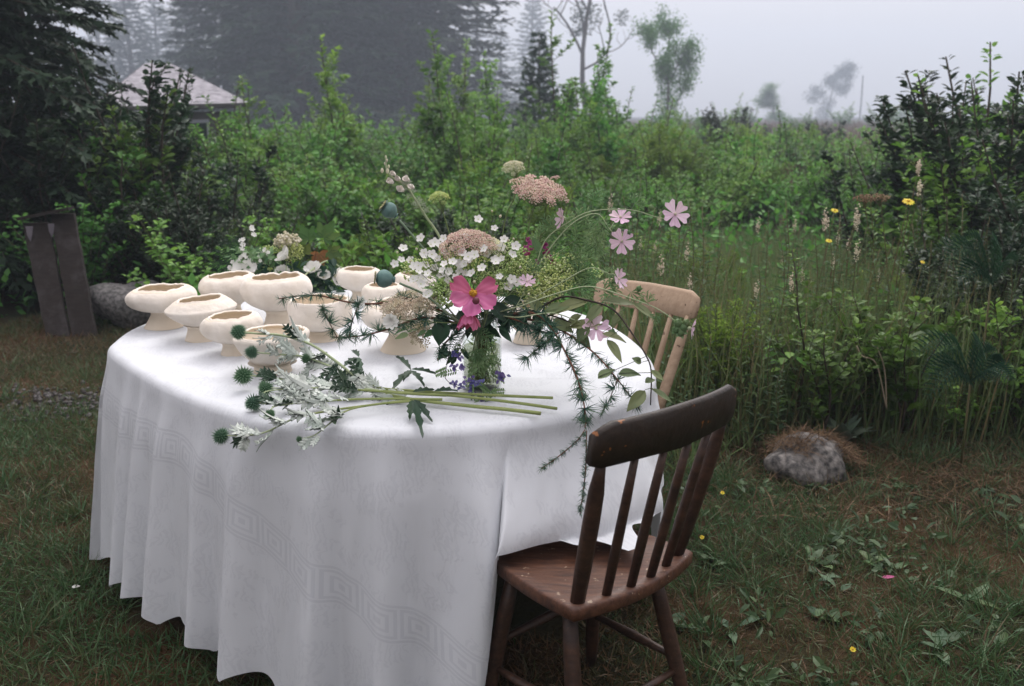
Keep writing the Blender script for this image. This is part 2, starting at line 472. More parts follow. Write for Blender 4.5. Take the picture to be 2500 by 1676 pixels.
# border distance from the rim: the cloth is square, the table is oval
sL = s_at(-1.2, 2.83); sM = s_at(-.62, 2.23)
x_ = sgn * sdist(sL)
bandv = .155 + .03 * np.cos(x_ * 2.2) + np.maximum(0, x_ - .5) ** 1.2 * .55
rE = .030
top_r = list(np.linspace(0, 1, 72) ** .8)
inn = EDGE - NOUT * rE
for t in top_r:
    pt = CEN + (inn - CEN) * t
    wr = .0012 * np.sin(9 * pt[:, 0] + 3 * np.sin(4 * pt[:, 1])) + .0010 * np.sin(23 * pt[:, 0] + 11 * pt[:, 1] + 4 * np.sin(7 * pt[:, 1])) + .0008 * np.sin(31 * pt[:, 1] - 9 * pt[:, 0] + 3 * np.sin(9 * pt[:, 0]))
    for c0, ax in ((-.02, 0), (-.86, 0), (2.62, 1), (3.46, 1)):       # pressed-in fold lines
        wr = wr + .0030 * np.exp(-np.abs(pt[:, ax] - c0) / .008)
    wr = wr * (1 - t ** 10)
    rows.append(np.c_[pt, TOPZ + wr * 1.0]); uvr.append(np.c_[pt[:, 0], pt[:, 1] - 9])
for a in np.linspace(0, np.pi / 2, 7)[:-1]:
    pt = inn + NOUT * (rE * math.sin(a)); rows.append(np.c_[pt, np.full(NS, TOPZ - rE + rE * math.cos(a))])
    uvr.append(np.c_[sv, np.full(NS, a * rE) - bandv])
ND = 46
hemz = .055 + .030 * scal + .02 * np.sin(sv * 4)
Lout = TOPZ - rE - hemz
Lz = TOPZ - rE - .484
flap = zone_at(-.06) * smooth01((-dB - .36) / .1) * np.clip(.045 + .05 * np.sin(sv * 26) + .035 * np.sin(sv * 61 + 1), .004, .1)
for i in range(1, ND + 1):
    f = i / ND
    dz = Lout * f
    sh = .02 + .09 * f
    zone = zone_at(sh); zz = np.maximum(zone, zone2)
    ridge = np.exp(-((dA + sh + .05) / .055) ** 2)
    g = smooth01(dz / .16)
    k1 = (dz / .7) ** .9
    off = .014 * g + k1 * (.028 + .085 * fold + .018 * fold2) + ridge * (.05 * smooth01(dz / .3) + .05 * k1)
    # over a chair: falls, swells and lies on the seat
    arc = (Lz + flap) * f
    dzz = np.minimum(arc, Lz)
    offz = .012 * smooth01(dzz / .1) + .15 * smooth01(dzz / Lz) ** 1.3 * (.75 + .25 * fold) * (1 - .85 * smooth01((dB + .46) / .34)) + np.maximum(0, arc - Lz)
    offz2 = .012 + .02 * (dzz / Lz)
    off = off * (1 - .65 * np.exp(-((dB - .06) / .14) ** 2))
    o1 = off * (1 - zone) + offz * zone
    o1 = o1 * (1 - zone2) + offz2 * zone2
    d1 = dz * (1 - zz) + dzz * zz
    o1 = o1 + g * (.0016 * np.sin(sv * 47 + 3 * np.sin(dz * 7)) * np.sin(dz * 9 + 3 * np.sin(sv * 5)) + .0007 * np.sin(sv * 83 - dz * 16 + 2 * np.sin(sv * 31)))
    rows.append(np.c_[EDGE + NOUT * o1[:, None], TOPZ - rE - d1])
    uvr.append(np.c_[sv, d1 + rE * 1.57 - bandv])
G = np.array(rows); nr = len(G)
# Fine creases
nb = NB()
i, j = np.meshgrid(np.arange(nr - 1), np.arange(NS), indexing='ij'); i = i.ravel(); j = j.ravel(); k = (j + 1) % NS
Fq = np.stack([i * NS + j, i * NS + k, (i + 1) * NS + k, (i + 1) * NS + j], 1)[i != len(top_r) - 1]
if sgn > 0: Fq = Fq[:, ::-1]
nb.add(G.reshape(-1, 3), Fq, 0, uv=np.array(uvr).reshape(-1, 2))
cl = nb.obj('tablecloth', CLOTH)
tag(cl, 'white damask tablecloth with a woven key border and scalloped hem', 'tablecloth')

# ------------------------------------------------------------------ chairs
def wood_mat(name, c1, c2, wear, rough=.45, scratch=None, chip=None):
    """grain along the longest axis, blotchy wear, fine scratches and a few chips"""
    m, nt, N, L, b = newmat(name)
    tc = N.new('ShaderNodeTexCoord')
    def noise(scale, detail, rg=.6, st=None):
        n = N.new('ShaderNodeTexNoise'); n.inputs['Scale'].default_value = scale; n.inputs['Detail'].default_value = detail; n.inputs['Roughness'].default_value = rg
        if st:
            mp = N.new('ShaderNodeMapping'); mp.inputs['Rotation'].default_value = (0, 0, .75); mp.inputs['Scale'].default_value = st; L.new(tc.outputs['Object'], mp.inputs[0]); L.new(mp.outputs[0], n.inputs[0])
        else: L.new(tc.outputs['Object'], n.inputs[0])
        return n.outputs[0]
    def ramp(x, p0, p1, k0=(0, 0, 0), k1=(1, 1, 1)):
        r = N.new('ShaderNodeValToRGB'); e = r.color_ramp.elements; e[0].position = p0; e[1].position = p1; e[0].color = col4(k0); e[1].color = col4(k1); L.new(x, r.inputs[0]); return r.outputs[0]
    def mix(f, x, c, k=1.0):
        mx = N.new('ShaderNodeMix'); mx.data_type = 'RGBA'; mx.inputs[7].default_value = col4(c)
        mu = N.new('ShaderNodeMath'); mu.operation = 'MULTIPLY'; mu.inputs[1].default_value = k; L.new(f, mu.inputs[0]); L.new(mu.outputs[0], mx.inputs[0]); L.new(x, mx.inputs[6]); return mx.outputs[2]
    g = noise(6, 7, .65, (1.5, 16, 9)); colr = ramp(g, .32, .68, c1, c2)
    colr = mix(ramp(noise(7, 6, .7), .50, .66), colr, wear, .8)
    if scratch: colr = mix(ramp(noise(16, 8, .8, (3, 22, 3)), .57, .66), colr, scratch, .75)
    if chip: colr = mix(ramp(noise(45, 3, .5), .675, .69), colr, chip)
    L.new(colr, b.inputs['Base Color'])
    bp = N.new('ShaderNodeBump'); bp.inputs['Strength'].default_value = .6; bp.inputs['Distance'].default_value = .003; L.new(g, bp.inputs['Height']); L.new(bp.outputs[0], b.inputs['Normal'])
    mr = N.new('ShaderNodeMapRange'); mr.inputs[3].default_value = rough - .10; mr.inputs[4].default_value = rough + .25; L.new(noise(22, 5), mr.inputs[0]); L.new(mr.outputs[0], b.inputs['Roughness'])
    return m
def chair(label, loc, front, wd, dp, sh, top, lean, woods, rail_h=.098, bow=.035, sw=None, railw=None, group='plank-seated spindle chairs'):
    """front: unit 2-vector the sitter looks along; loc: middle of the seat's rear edge on the ground"""
    wm, sm, rm = woods
    f = np.array([front[0], front[1], 0.]); f /= np.linalg.norm(f); r = np.array([f[1], -f[0], 0.])
    o = np.array([loc[0], loc[1], 0.])
    def W(x, y, z): return o + r * x + f * y + np.array([0, 0, z])
    root = thing('spindle_chair', label, 'chair', (loc[0], loc[1], 0), group)
    # seat: plank with a bowed rear edge, rounded rim
    prof = []
    for t in np.linspace(-1, 1, 13): prof.append((t * wd / 2, -.035 * (1 - t * t)))
    for t in np.linspace(0, 1, 9)[1:]: prof.append((wd / 2 * (1 + .06 * math.sin(t * math.pi)) - .036 * t, t * dp))
    for t in np.linspace(1, -1, 11)[1:-1]: prof.append((t * (wd / 2 - .036), dp + .018 * (1 - t * t)))
    for t in np.linspace(1, 0, 9)[:-1]: prof.append((-(wd / 2 * (1 + .06 * math.sin(t * math.pi)) - .036 * t), t * dp))
    prof = np.array(prof); c = prof.mean(0); m = len(prof); th = .036
    lay = [(1 - .03, -th), (1.0, -th + .006), (1.0, -.006), (1 - .02, 0), (.8, -.004), (.5, -.010), (.2, -.011)]
    nb = NB(); V = []
    for sc, z in lay:
        q = c + (prof - c) * sc
        V.append(np.array([W(x, y, sh + z) for x, y in q]))
    V = np.concatenate(V)
    nb.add(V, [[a * m + i, a * m + (i + 1) % m, (a + 1) * m + (i + 1) % m, (a + 1) * m + i] for a in range(len(lay) - 1) for i in range(m)])
    nb.F.append((np.array([np.arange(m)[::-1]]), 0)); nb.F.append((np.array([np.arange(m)]) + (len(lay) - 1) * m, 0))
    seat = nb.obj('seat', sm, root)
    # crest rail
    rw = railw or wd * 1.02
    zt = top; zb = top - rail_h
    def back(z): return -.02 - lean * (z - sh) / (top - sh)
    nb = NB(); nx = 25; ring = []
    for t in np.linspace(-1, 1, nx):
        e = abs(t)
        hi = zt - .018 * smooth01((e - .86) / .14) - .004 * e
        lo = zb + .004 * math.sin(e * 3) + .010 * smooth01((e - .93) / .07)
        nt_ = 1 - .018 * (1 if .9 < e < .96 else 0)
        y0 = -bow * (1 - t * t)
        tk = .021
        row = []
        for z, dy in ((lo, 0), (lo + .004, -tk / 2), ((lo + hi) / 2, -tk / 2 - .002), (hi - .008, -tk / 2), (hi, -tk * .2), (hi, tk * .2), (hi - .008, tk / 2), ((lo + hi) / 2, tk / 2), (lo + .004, tk / 2)):
            row.append(W(t * rw / 2 * nt_, back(z) + y0 + dy, z))
        ring.append(row)
    ring = np.array(ring); q = ring.shape[1]
    nb.add(ring.reshape(-1, 3), [[a * q + i, (a + 1) * q + i, (a + 1) * q + (i + 1) % q, a * q + (i + 1) % q] for a in range(nx - 1) for i in range(q)])
    nb.F.append((np.array([np.arange(q)]), 0)); nb.F.append((np.array([np.arange(q)[::-1]]) + (nx - 1) * q, 0))
    nb.obj('crest_rail', rm, root)
    # posts and spindles
    pw = (sw or wd * .8)
    for i, t in enumerate(np.linspace(-1, 1, 6)):
        x0 = t * pw / 2; x1 = t * (rw / 2 - .03)
        y0 = .022 - .035 * (1 - t * t); y1 = back(zb + .01) - bow * (1 - (t * .93) ** 2)
        a, b = W(x0, y0, sh - .006), W(x1, y1, zb + .012)
        nb = NB()
        if i in (0, 5):
            pts = [a + (b - a) * k for k in (0, .3, .6, .8, .92, 1)]; rr_ = [.0165, .0185, .0185, .017, .0125, .010]; nm = 'back_post'
        else:
            pts = [a + (b - a) * k for k in (0, .35, .7, 1)]; rr_ = [.0105, .0115, .0105, .008]; nm = 'spindle'
        nb.tube(pts, rr_, 10); nb.obj(nm, wm, root)
    # legs and stretchers
    L = {}
    for sx in (-1, 1):
        for sy, y0, y1 in ((0, .075, -.02), (1, dp - .06, dp + .0)):
            a = W(sx * (wd / 2 - .065), y0, sh - th + .004); b = W(sx * (wd / 2 - .005), y1, 0); b[2] = gz(b[0], b[1]) - .004
            nb = NB(); pts = [a + (b - a) * k for k in (0, .25, .5, .8, 1)]; nb.tube(pts, [.0165, .0195, .0205, .018, .0145], 10); nb.obj('leg', wm, root); L[sx, sy] = (a, b)
    def on(k, t): a, b = L[k]; return a + (b - a) * t
    def st(p, q, r0=.010):
        nb = NB(); m_ = (p + q) / 2; nb.tube([p, p + (m_ - p) * .5, m_, q + (m_ - q) * .5, q], [r0 * .8, r0, r0 * 1.25, r0, r0 * .8], 8); nb.obj('stretcher', wm, root)
    st(on((-1, 0), .58), on((-1, 1), .58)); st(on((1, 0), .58), on((1, 1), .58))
    st(on((-1, 1), .42), on((1, 1), .42)); st(on((-1, 0), .66), on((1, 0), .66))
    return root
DK = wood_mat('dark_brown_paint', (.013, .008, .004), (.032, .018, .010), (.022, .013, .008), .42, (.06, .035, .02), (.30, .11, .03))
DKS = wood_mat('worn_brown_seat', (.045, .017, .010), (.150, .064, .034), (.026, .013, .010), .42, (.20, .12, .085), (.36, .26, .18))
DKL = wood_mat('worn_brown_legs', (.022, .010, .006), (.078, .037, .021), (.02, .010, .007), .42, (.12, .06, .035))
ch1 = chair('dark brown wooden spindle chair with worn reddish seat pushed against the cloth', (.284, 2.00), (-.675, .737), .415, .318, .452, .893, .055, (DKL, DKS, DK), railw=.47, sw=.345, rail_h=.104)
PW = wood_mat('pale_bare_wood', (.31, .21, .135), (.43, .31, .21), (.36, .25, .165), .65, None, (.10, .055, .03))
ch2 = chair('pale bare wood spindle chair behind the bouquet', (.39, 3.31), (-.70, -.71), .40, .36, .45, .885, .12, (PW, PW, PW), rail_h=.10, bow=.02, railw=.45, sw=.34)
# paint chips on the brown chair's rail
# ------------------------------------------------------------------ bowls
CLAYO = mat('chalky_white_clay', (.80, .735, .655), (.71, .64, .55), .9, 16, .9, 45, spec=.12, dist=.004, detail=8)
CLAYI = mat('bare_cream_clay', (.72, .62, .49), (.77, .68, .56), .9, 9, .4, 150, spec=.15, dist=.0015)
BASEZ = TOPZ + .001
def bowl(label, px, py, w, shape, tilt=0.0, seed=0, hs=1.0):
    """px, py: middle of the foot's front edge on the cloth; w: widest diameter in photo pixels"""
    rr = random.Random(seed)
    p = PZ(px, py, BASEZ)
    fwd = p[1] * _c + (H - BASEZ) * _sn
    Rm = w / 2 * fwd / FPX
    fr = {'low': .56, 'wide': .50, 'cup': .62, 'round': .42, 'flare': .5}[shape] * Rm
    p = p + A(0, fr, 0)
    root = thing('footed_bowl', label, 'bowl', p, 'handmade white clay bowls')
    if shape == 'low':    fh = .48; prof = [(.30, .0), (.62, .06), (.90, .20), (1.0, .38), (.97, .52), (.86, .63), (.72, .685)]
    elif shape == 'wide': fh = .44; prof = [(.36, .0), (.60, .12), (.88, .34), (1.0, .50), (.93, .60), (.80, .72), (.66, .80)]
    elif shape == 'cup':  fh = .30; prof = [(.40, .0), (.75, .10), (.95, .28), (1.0, .50), (1.0, .75), (.97, .90), (.94, .97)]
    elif shape == 'round': fh = .42; prof = [(.30, .0), (.58, .10), (.86, .28), (1.0, .55), (.98, .75), (.88, .90), (.74, .97)]
    else:                 fh = .30; prof = [(.45, .0), (.62, .20), (.80, .48), (.92, .74), (.98, .92), (.97, 1.02), (.93, 1.08)]
    prof = [(a * Rm, b * Rm * hs) for a, b in prof]; fh = fh * Rm * hs
    th = .085 * Rm
    ph1, ph2, ph3 = [rr.uniform(0, 6.28) for _ in range(3)]
    ov = rr.uniform(.0, .05); tz = prof[-1][1]
    def jit(V, a):
        z = V[..., 2]; t = np.clip((z - fh) / tz, 0, 1)
        wob = 1 + ov * np.cos(2 * a + ph1) + .010 * np.sin(3 * a + ph2) + .004 * np.sin(7 * a + ph3)
        wob = wob + .014 * np.sin(4 * a + 30 * z / Rm * .2 + ph2) * np.sin(z / Rm * 5 + ph1) + .006 * np.sin(9 * a + z / Rm * 11 + ph3)
        V[..., 0] *= wob; V[..., 1] *= wob
        chip = np.zeros(len(a))
        for _ in range(7):
            c = rr.uniform(0, 6.28); wd_ = rr.uniform(.05, .16); chip -= rr.uniform(.2, 1) * .035 * Rm * np.exp(-(((a - c + np.pi) % (2 * np.pi) - np.pi) / wd_) ** 2)
        rn = np.array([rr.uniform(-1, 1) for _ in a]); rn = (rn + np.roll(rn, 1)) / 2
        chip += .011 * Rm * rn + .012 * Rm * np.sin(3 * a + ph1) + .006 * Rm * np.sin(11 * a + ph2) + .005 * Rm * np.sin(23 * a + ph3)
        V[..., 2] = z + chip * np.clip((t - .55) / .45, 0, 1) ** 1.5 + tilt * V[..., 0] * t
        return V
    outer = spline([(r, z + fh) for r, z in prof], 26)
    rim = [(prof[-1][0] - th * .3, prof[-1][1] + fh + .35 * th), (prof[-1][0] - th * .9, prof[-1][1] + fh + .1 * th)]
    inner = [(max(r - th, .01), z + fh + (th * .6 if i else th)) for i, (r, z) in enumerate(prof)][::-1]
    inner[0] = (prof[-1][0] - th * 1.05, prof[-1][1] + fh - .3 * th)
    nb = NB(); st = rr.getstate()
    full = np.concatenate([outer, np.array(rim), spline(inner, 20)])
    nb.lathe(full, 56, p, 0, jit, close=True)
    m0 = len(outer) + 1
    # inside faces carry the bare clay
    F, _ = nb.F[0]; nb.F[0] = (F[:m0 * 56], 0); nb.F.insert(1, (F[m0 * 56:], 1)); nb.F[-1] = (nb.F[-1][0], 1)
    nb.obj('cup', [CLAYO, CLAYI], root)
    nb = NB(); t0 = prof[0][0] * 1.12
    nb.lathe(spline([(fr, 0), (fr * .98, .05 * fh), (t0 * .45 + fr * .50, .45 * fh), (t0, .85 * fh), (t0 * 1.25, 1.08 * fh)], 14), 40, p, 0)
    nb.obj('foot', CLAYI, root)
    return root
bowl('white bowl on a flared foot standing alone at the rim of the cloth', 384, 808, 168, 'low', .05, 1)
bowl('angular white bowl with sloping shoulders on a narrow foot, in front of the boulder-side bowl', 482, 838, 172, 'wide', .09, 2, .95)
bowl('small-footed white bowl with a chipped mouth just behind the upper thistle heads', 562, 872, 152, 'round', .08, 3, .92)
bowl('white bowl with a ragged rim that the two upper thistle heads lie against', 655, 918, 190, 'flare', .06, 4, .74)
bowl('wide-mouthed white bowl below the white garden flowers, with orange bloom beside it', 556, 778, 146, 'round', .04, 5)
bowl('plump white bowl in front of the leafy white bunch, larch tip over its side', 672, 800, 172, 'round', .03, 6)
bowl('straight-sided white cup bowl under the drooping larch tip', 775, 838, 156, 'cup', .02, 7)
bowl('white bowl with inward rim right of the cut garden bunch', 876, 738, 112, 'round', 0, 8)
bowl('white bowl mostly hidden behind the lower poppy seed head', 935, 776, 112, 'round', 0, 9)
bowl('white bowl half covered by the small white flowers of the bouquet', 1012, 742, 104, 'round', 0, 10)
bowl('large white bowl behind the larch twig and beige seed clusters', 978, 868, 205, 'low', 0, 11)
bowl('white bowl seen beside the glass jar under the larch branches', 1290, 843, 150, 'wide', 0, 12)

# ------------------------------------------------------------------ plants of the field: prototypes built round their own foot
BARK = mat('brown_bark', (.045, .033, .024), (.075, .056, .04), .9, 6, .6, 30, stretch=(6, 6, 1))
STEMG = mat('green_stem', (.075, .11, .04), (.10, .10, .045), .7, 4)
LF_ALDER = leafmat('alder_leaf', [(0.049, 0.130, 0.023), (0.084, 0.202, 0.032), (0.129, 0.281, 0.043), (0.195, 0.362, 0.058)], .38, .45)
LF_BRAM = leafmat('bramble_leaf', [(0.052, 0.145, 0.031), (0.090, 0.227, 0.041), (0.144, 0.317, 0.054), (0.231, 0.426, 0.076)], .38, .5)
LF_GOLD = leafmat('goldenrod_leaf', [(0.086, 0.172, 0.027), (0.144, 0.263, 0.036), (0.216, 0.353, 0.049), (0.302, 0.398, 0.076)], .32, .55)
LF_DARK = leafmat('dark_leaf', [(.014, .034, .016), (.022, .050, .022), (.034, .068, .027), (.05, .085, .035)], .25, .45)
NEEDLE = leafmat('spruce_needles', [(.010, .024, .014), (.016, .036, .019), (.024, .048, .024), (.04, .07, .034)], .12, .6)
NEEDLE_L = leafmat('fir_needles', [(.018, .042, .026), (.028, .060, .034), (.042, .08, .042)], .12, .6)

def upright_stem(h, spread, lean, k=7):
    a = rng.uniform(0, 2 * np.pi); r0 = rng.uniform(0, spread * .35)
    p0 = A(math.cos(a) * r0, math.sin(a) * r0, -.02)
    a2 = a + rng.normal(0, .6); L = lean * rng.uniform(.4, 1)
    t = np.linspace(0, 1, k)
    return p0 + np.stack([math.cos(a2) * spread * L * t ** 1.4 + .02 * np.sin(t * 7 + a), math.sin(a2) * spread * L * t ** 1.4 + .02 * np.cos(t * 6 + a), h * t], 1)
def along(path, t):
    f = np.clip(t, 0, 1) * (len(path) - 1); i = np.minimum(f.astype(int), len(path) - 2); f = (f - i)[:, None]
    return path[i] * (1 - f) + path[i + 1] * f, path[i + 1] - path[i]
def leafy(stem_nb, leaf_nb, path, n, L, W, tmpl, t0=.15, up=.35, sub=0, sublen=.2, tbias=0.0, m=0, taper=.5, clump=3):
    stem_nb.tube(path, np.linspace(.007, .002, len(path)) * (1 + .6 * path[-1][2]), 4, 0, cap=False)
    def put(path, n, t0, sc):
        t = t0 + (1 - t0) * rng.random(n) ** .8; t[:6] = rng.uniform(.93, 1.0, min(6, n))
        pos, tang = along(path, t); tang = tang / (np.linalg.norm(tang, axis=1)[:, None] + 1e-9)
        a = rng.uniform(0, 2 * np.pi, n); out = np.stack([np.cos(a), np.sin(a), np.zeros(n)], 1)
        d = out + tang * up + rng.normal(0, .25, (n, 3)); d[:, 2] += .1
        nn = A(0, 0, 1) * 1.0 + rng.normal(0, .45, (n, 3)) + tang * .3 - d * .2
        LL = L * sc * rng.uniform(.6, 1.25, n) * (1 - taper * t ** 3)
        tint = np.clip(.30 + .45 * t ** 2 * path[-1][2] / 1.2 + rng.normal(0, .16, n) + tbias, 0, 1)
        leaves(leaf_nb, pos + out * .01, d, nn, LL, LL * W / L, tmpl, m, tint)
    put(path, n, t0, 1)
    for _ in range(sub):
        t = np.array([rng.uniform(.2, .9)]); p, tg_ = along(path, t); a = rng.uniform(0, 2 * np.pi)
        q = np.linspace(0, 1, 4)[:, None]; sl = sublen * rng.uniform(.5, 1.2) * (1.2 - t[0])
        sp = p[0] + q * sl * A(math.cos(a), math.sin(a), .65 + .4 * rng.random()) + q ** 2 * A(0, 0, .04)
        stem_nb.tube(sp, [.003, .003, .002, .001], 3, 0, cap=False)
        put(sp, max(4, int(n * .45)), .1, .9)

ROOTS = []
def proto(name, cat, builder, parts=True):
    """returns (thing with stems and foliage, plain one-mesh version for far copies)"""
    st, lf = NB(), NB()
    mats = builder(st, lf)
    root = bpy.data.objects.new(name, None); COL.objects.link(root)
    a = bpy.data.objects.new('stem', st.mesh('stem', mats[0])); COL.objects.link(a); a.parent = root
    b = bpy.data.objects.new('foliage', lf.mesh('foliage', mats[1], False)); COL.objects.link(b); b.parent = root; b['kind'] = 'stuff'
    both = NB(); both.V = st.V + lf.V; both.T = st.T + lf.T; both.U = st.U + lf.U; both.n = st.n + lf.n
    both.F = list(st.F) + [(f + st.n, 1 + m) for f, m in lf.F]
    m1 = [mats[0]] + (list(mats[1]) if isinstance(mats[1], (list, tuple)) else [mats[1]])
    far = bpy.data.objects.new(name, both.mesh(name, m1, False)); COL.objects.link(far)
    ROOTS.append((root, far))
    return root, far, cat
def b_alder(h, n, lv, L=.062, lm=None):
    def f(st, lf):
        for _ in range(n): leafy(st, lf, upright_stem(h * rng.uniform(.6, 1.08), .42 * h, .9), lv, L, L * .62, OVAL, .12, .5, 4, .30 * h)
        return BARK, lm or LF_ALDER
    return f
def b_bramble(h, n, lv):
    def f(st, lf):
        for _ in range(n): leafy(st, lf, upright_stem(h * rng.uniform(.5, 1.05), .6 * h, 1.1), lv, .07, .05, OVAL, .1, .15, 3, .35 * h, taper=.35)
        return STEMG, LF_BRAM
    return f
def b_gold(h, n, lv, lm=None):
    def f(st, lf):
        for _ in range(n): leafy(st, lf, upright_stem(h * rng.uniform(.65, 1.05), .45 * h, .6), lv, .075, .026, DIAMOND, .08, .35, 2, .25 * h, taper=.5)
        return STEMG, lm or LF_GOLD
    return f
def b_sapling(h, lv, lm=None):
    def f(st, lf):
        for k in range(3):
            leafy(st, lf, upright_stem(h * (1 if k == 0 else rng.uniform(.5, .8)), .18 * h, .7), lv, .075, .042, OVAL, .12, .6, 12, .42, taper=.3)
        return BARK, lm or LF_ALDER
    return f
PR = {}
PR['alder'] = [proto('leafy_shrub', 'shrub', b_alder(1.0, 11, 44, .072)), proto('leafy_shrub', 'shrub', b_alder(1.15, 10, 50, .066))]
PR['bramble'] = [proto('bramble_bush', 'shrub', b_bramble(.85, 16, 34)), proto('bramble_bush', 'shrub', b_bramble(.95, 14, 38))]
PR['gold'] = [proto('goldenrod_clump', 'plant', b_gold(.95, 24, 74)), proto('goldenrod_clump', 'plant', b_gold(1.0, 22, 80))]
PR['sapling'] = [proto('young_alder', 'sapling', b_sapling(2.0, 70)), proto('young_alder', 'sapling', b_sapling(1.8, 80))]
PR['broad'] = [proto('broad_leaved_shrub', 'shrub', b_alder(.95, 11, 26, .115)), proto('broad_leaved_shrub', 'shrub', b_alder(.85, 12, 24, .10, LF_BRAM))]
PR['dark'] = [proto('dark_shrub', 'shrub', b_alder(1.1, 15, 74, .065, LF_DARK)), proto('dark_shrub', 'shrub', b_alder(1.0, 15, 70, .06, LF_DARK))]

def conifer(name, h, rb, whorls, per, needle, nm, droop=.25, seed=1, dead=.0, tw=.16, step=.09, tmpl=SPRAY):
    rg = np.random.default_rng(seed); st, lf = NB(), NB()
    st.tube([(0, 0, -.1), (.01 * h, 0, h * .4), (0, .01 * h, h * .75), (0, 0, h)], [.022 * h, .016 * h, .009 * h, .002 * h], 7)
    for i in range(whorls):
        t = (i + .5) / whorls; z = h * (.03 + .95 * t); L = rb * (1 - t) ** .8 * rg.uniform(.8, 1.15) + .06 * rb
        k = per + (1 if rg.random() < .5 else 0); a0 = rg.uniform(0, 6.28)
        for j in range(k):
            if rg.random() < dead: continue
            a = a0 + j * 6.283 / k + rg.normal(0, .2); l = L * rg.uniform(.65, 1.15)
            q = np.linspace(0, 1, 6)
            dirx, diry = math.cos(a), math.sin(a)
            pth = np.stack([dirx * l * q, diry * l * q, z + l * (.25 * q * (1 - t * .3) - droop * 1.9 * q ** 2 * (1 - t) + .12 * q ** 4)], 1)
            st.tube(pth, np.linspace(.010, .002, 6) * (.5 + l), 3, 0, cap=False)
            m = max(4, int(l / step * 2.2)); tt = .12 + .88 * rg.random(m) ** .75
            pos, tg_ = along(pth, tt); tg_ = tg_ / np.linalg.norm(tg_, axis=1)[:, None]
            side = np.stack([-tg_[:, 1], tg_[:, 0], np.zeros(m)], 1) * rg.choice([-1, 1], m)[:, None]
            d = tg_ * rg.uniform(.5, 1.2, m)[:, None] + side * rg.uniform(.2, 1.1, m)[:, None] + rg.normal(0, .22, (m, 3)); d[:, 2] -= .12
            LL = tw * rg.uniform(.6, 1.4, m) * (1.15 - .5 * tt)
            leaves(lf, pos, d, A(0, 0, 1) + rg.normal(0, .45, (m, 3)), LL * (1 + .4 * l), LL * .55, tmpl, 0, np.clip(.35 + .3 * tt + rg.normal(0, .15, m), 0, 1))
    root = bpy.data.objects.new(name, None); COL.objects.link(root)
    a = bpy.data.objects.new('trunk', st.mesh('trunk', BARK)); COL.objects.link(a); a.parent = root
    b = bpy.data.objects.new('crown', lf.mesh('crown', nm, False)); COL.objects.link(b); b.parent = root; b['kind'] = 'stuff'
    return root
def broadleaf(name, h, forks, leafn, L, lm, seed, spread=.45, t0=.3, dead=False, lean=(0, 0), clumps=None, z0=0.0):
    rg = np.random.default_rng(seed); st, lf = NB(), NB()
    tips = []
    def grow(p, d, l, r, lev):
        q = np.linspace(0, 1, 6)[:, None]; w = rg.normal(0, .10, 3) * l
        pth = p + d * l * q + w * np.sin(q * 3.1) + A(0, 0, .12 * l) * q ** 2
        st.tube(pth, np.linspace(r, r * .55, 6), 6 if lev == 0 else 4, 0, cap=lev > 1)
        if lev >= forks: tips.append(pth); return
        nk = 5 if lev == 0 else rg.integers(3, 5)
        for i in range(nk):
            t = np.array([t0 + (1 - t0) * (i + rg.random()) / nk if lev == 0 else rg.uniform(.35, 1)])
            b, tg_ = along(pth, t); a = rg.uniform(0, 6.28)
            nd = nrm(nrm(tg_[0]) * (1 - spread) + A(math.cos(a), math.sin(a), rg.uniform(-.05, .5)) * spread * 1.3)
            grow(b[0], nd, l * rg.uniform(.36, .60), r * .45, lev + 1)
        tips.append(pth[3:])
    grow(A(0, 0, -.1), nrm([lean[0], lean[1], 1]), h * .8, .016 * h, 0)
    if not dead:
        for pth in tips:
            n = leafn; t = rng.random(n); pos, _ = along(pth, t); pos = pos + rg.normal(0, L * 1.6, (n, 3))
            pos = pos[pos[:, 2] > z0]; n = len(pos)
            if n: leaves(lf, pos, rdir(n) + A(0, 0, -.2), A(0, 0, 1) + rg.normal(0, .6, (n, 3)), L * rg.uniform(.6, 1.3, n), L * .62, OVAL if leafn < 60 else DIAMOND, 0, np.clip(rg.normal(.5, .2, n), 0, 1))
    if clumps:
        for c, r, n in clumps:
            pos = np.asarray(c) + rdir(n) * (rg.random(n) ** .4)[:, None] * np.asarray(r)
            leaves(lf, pos, rdir(n), A(0, 0, 1) + rg.normal(0, .7, (n, 3)), L * rg.uniform(.6, 1.3, n), L * .6, DIAMOND, 0, np.clip(rg.normal(.5, .2, n), 0, 1))
    root = bpy.data.objects.new(name, None); COL.objects.link(root)
    a = bpy.data.objects.new('trunk', st.mesh('trunk', BARK)); COL.objects.link(a); a.parent = root
    if lf.n:
        b = bpy.data.objects.new('crown', lf.mesh('crown', lm, False)); COL.objects.link(b); b.parent = root; b['kind'] = 'stuff'
    return root

# ------------------------------------------------------------------ trees
KF = 1.7
def stand(root, px, Y, label, cat='tree', rz=0, sc=1.0, group=None, x=None):
    if Y > 26 and cat == 'tree':
        Y *= KF; q = sc if isinstance(sc, tuple) else (sc, sc, sc); sc = (q[0] * KF, q[1] * KF, q[2] * KF * .97)
    x = P(px, 300, Y)[0] if x is None else x
    root.location = (x, Y, float(gz(x, Y))); root.rotation_euler = (0, 0, rz); root.scale = (sc, sc, sc) if not isinstance(sc, tuple) else sc
    return tag(root, label, cat, group)
def ztop(py, Y): return P(1250, py, Y)[2]
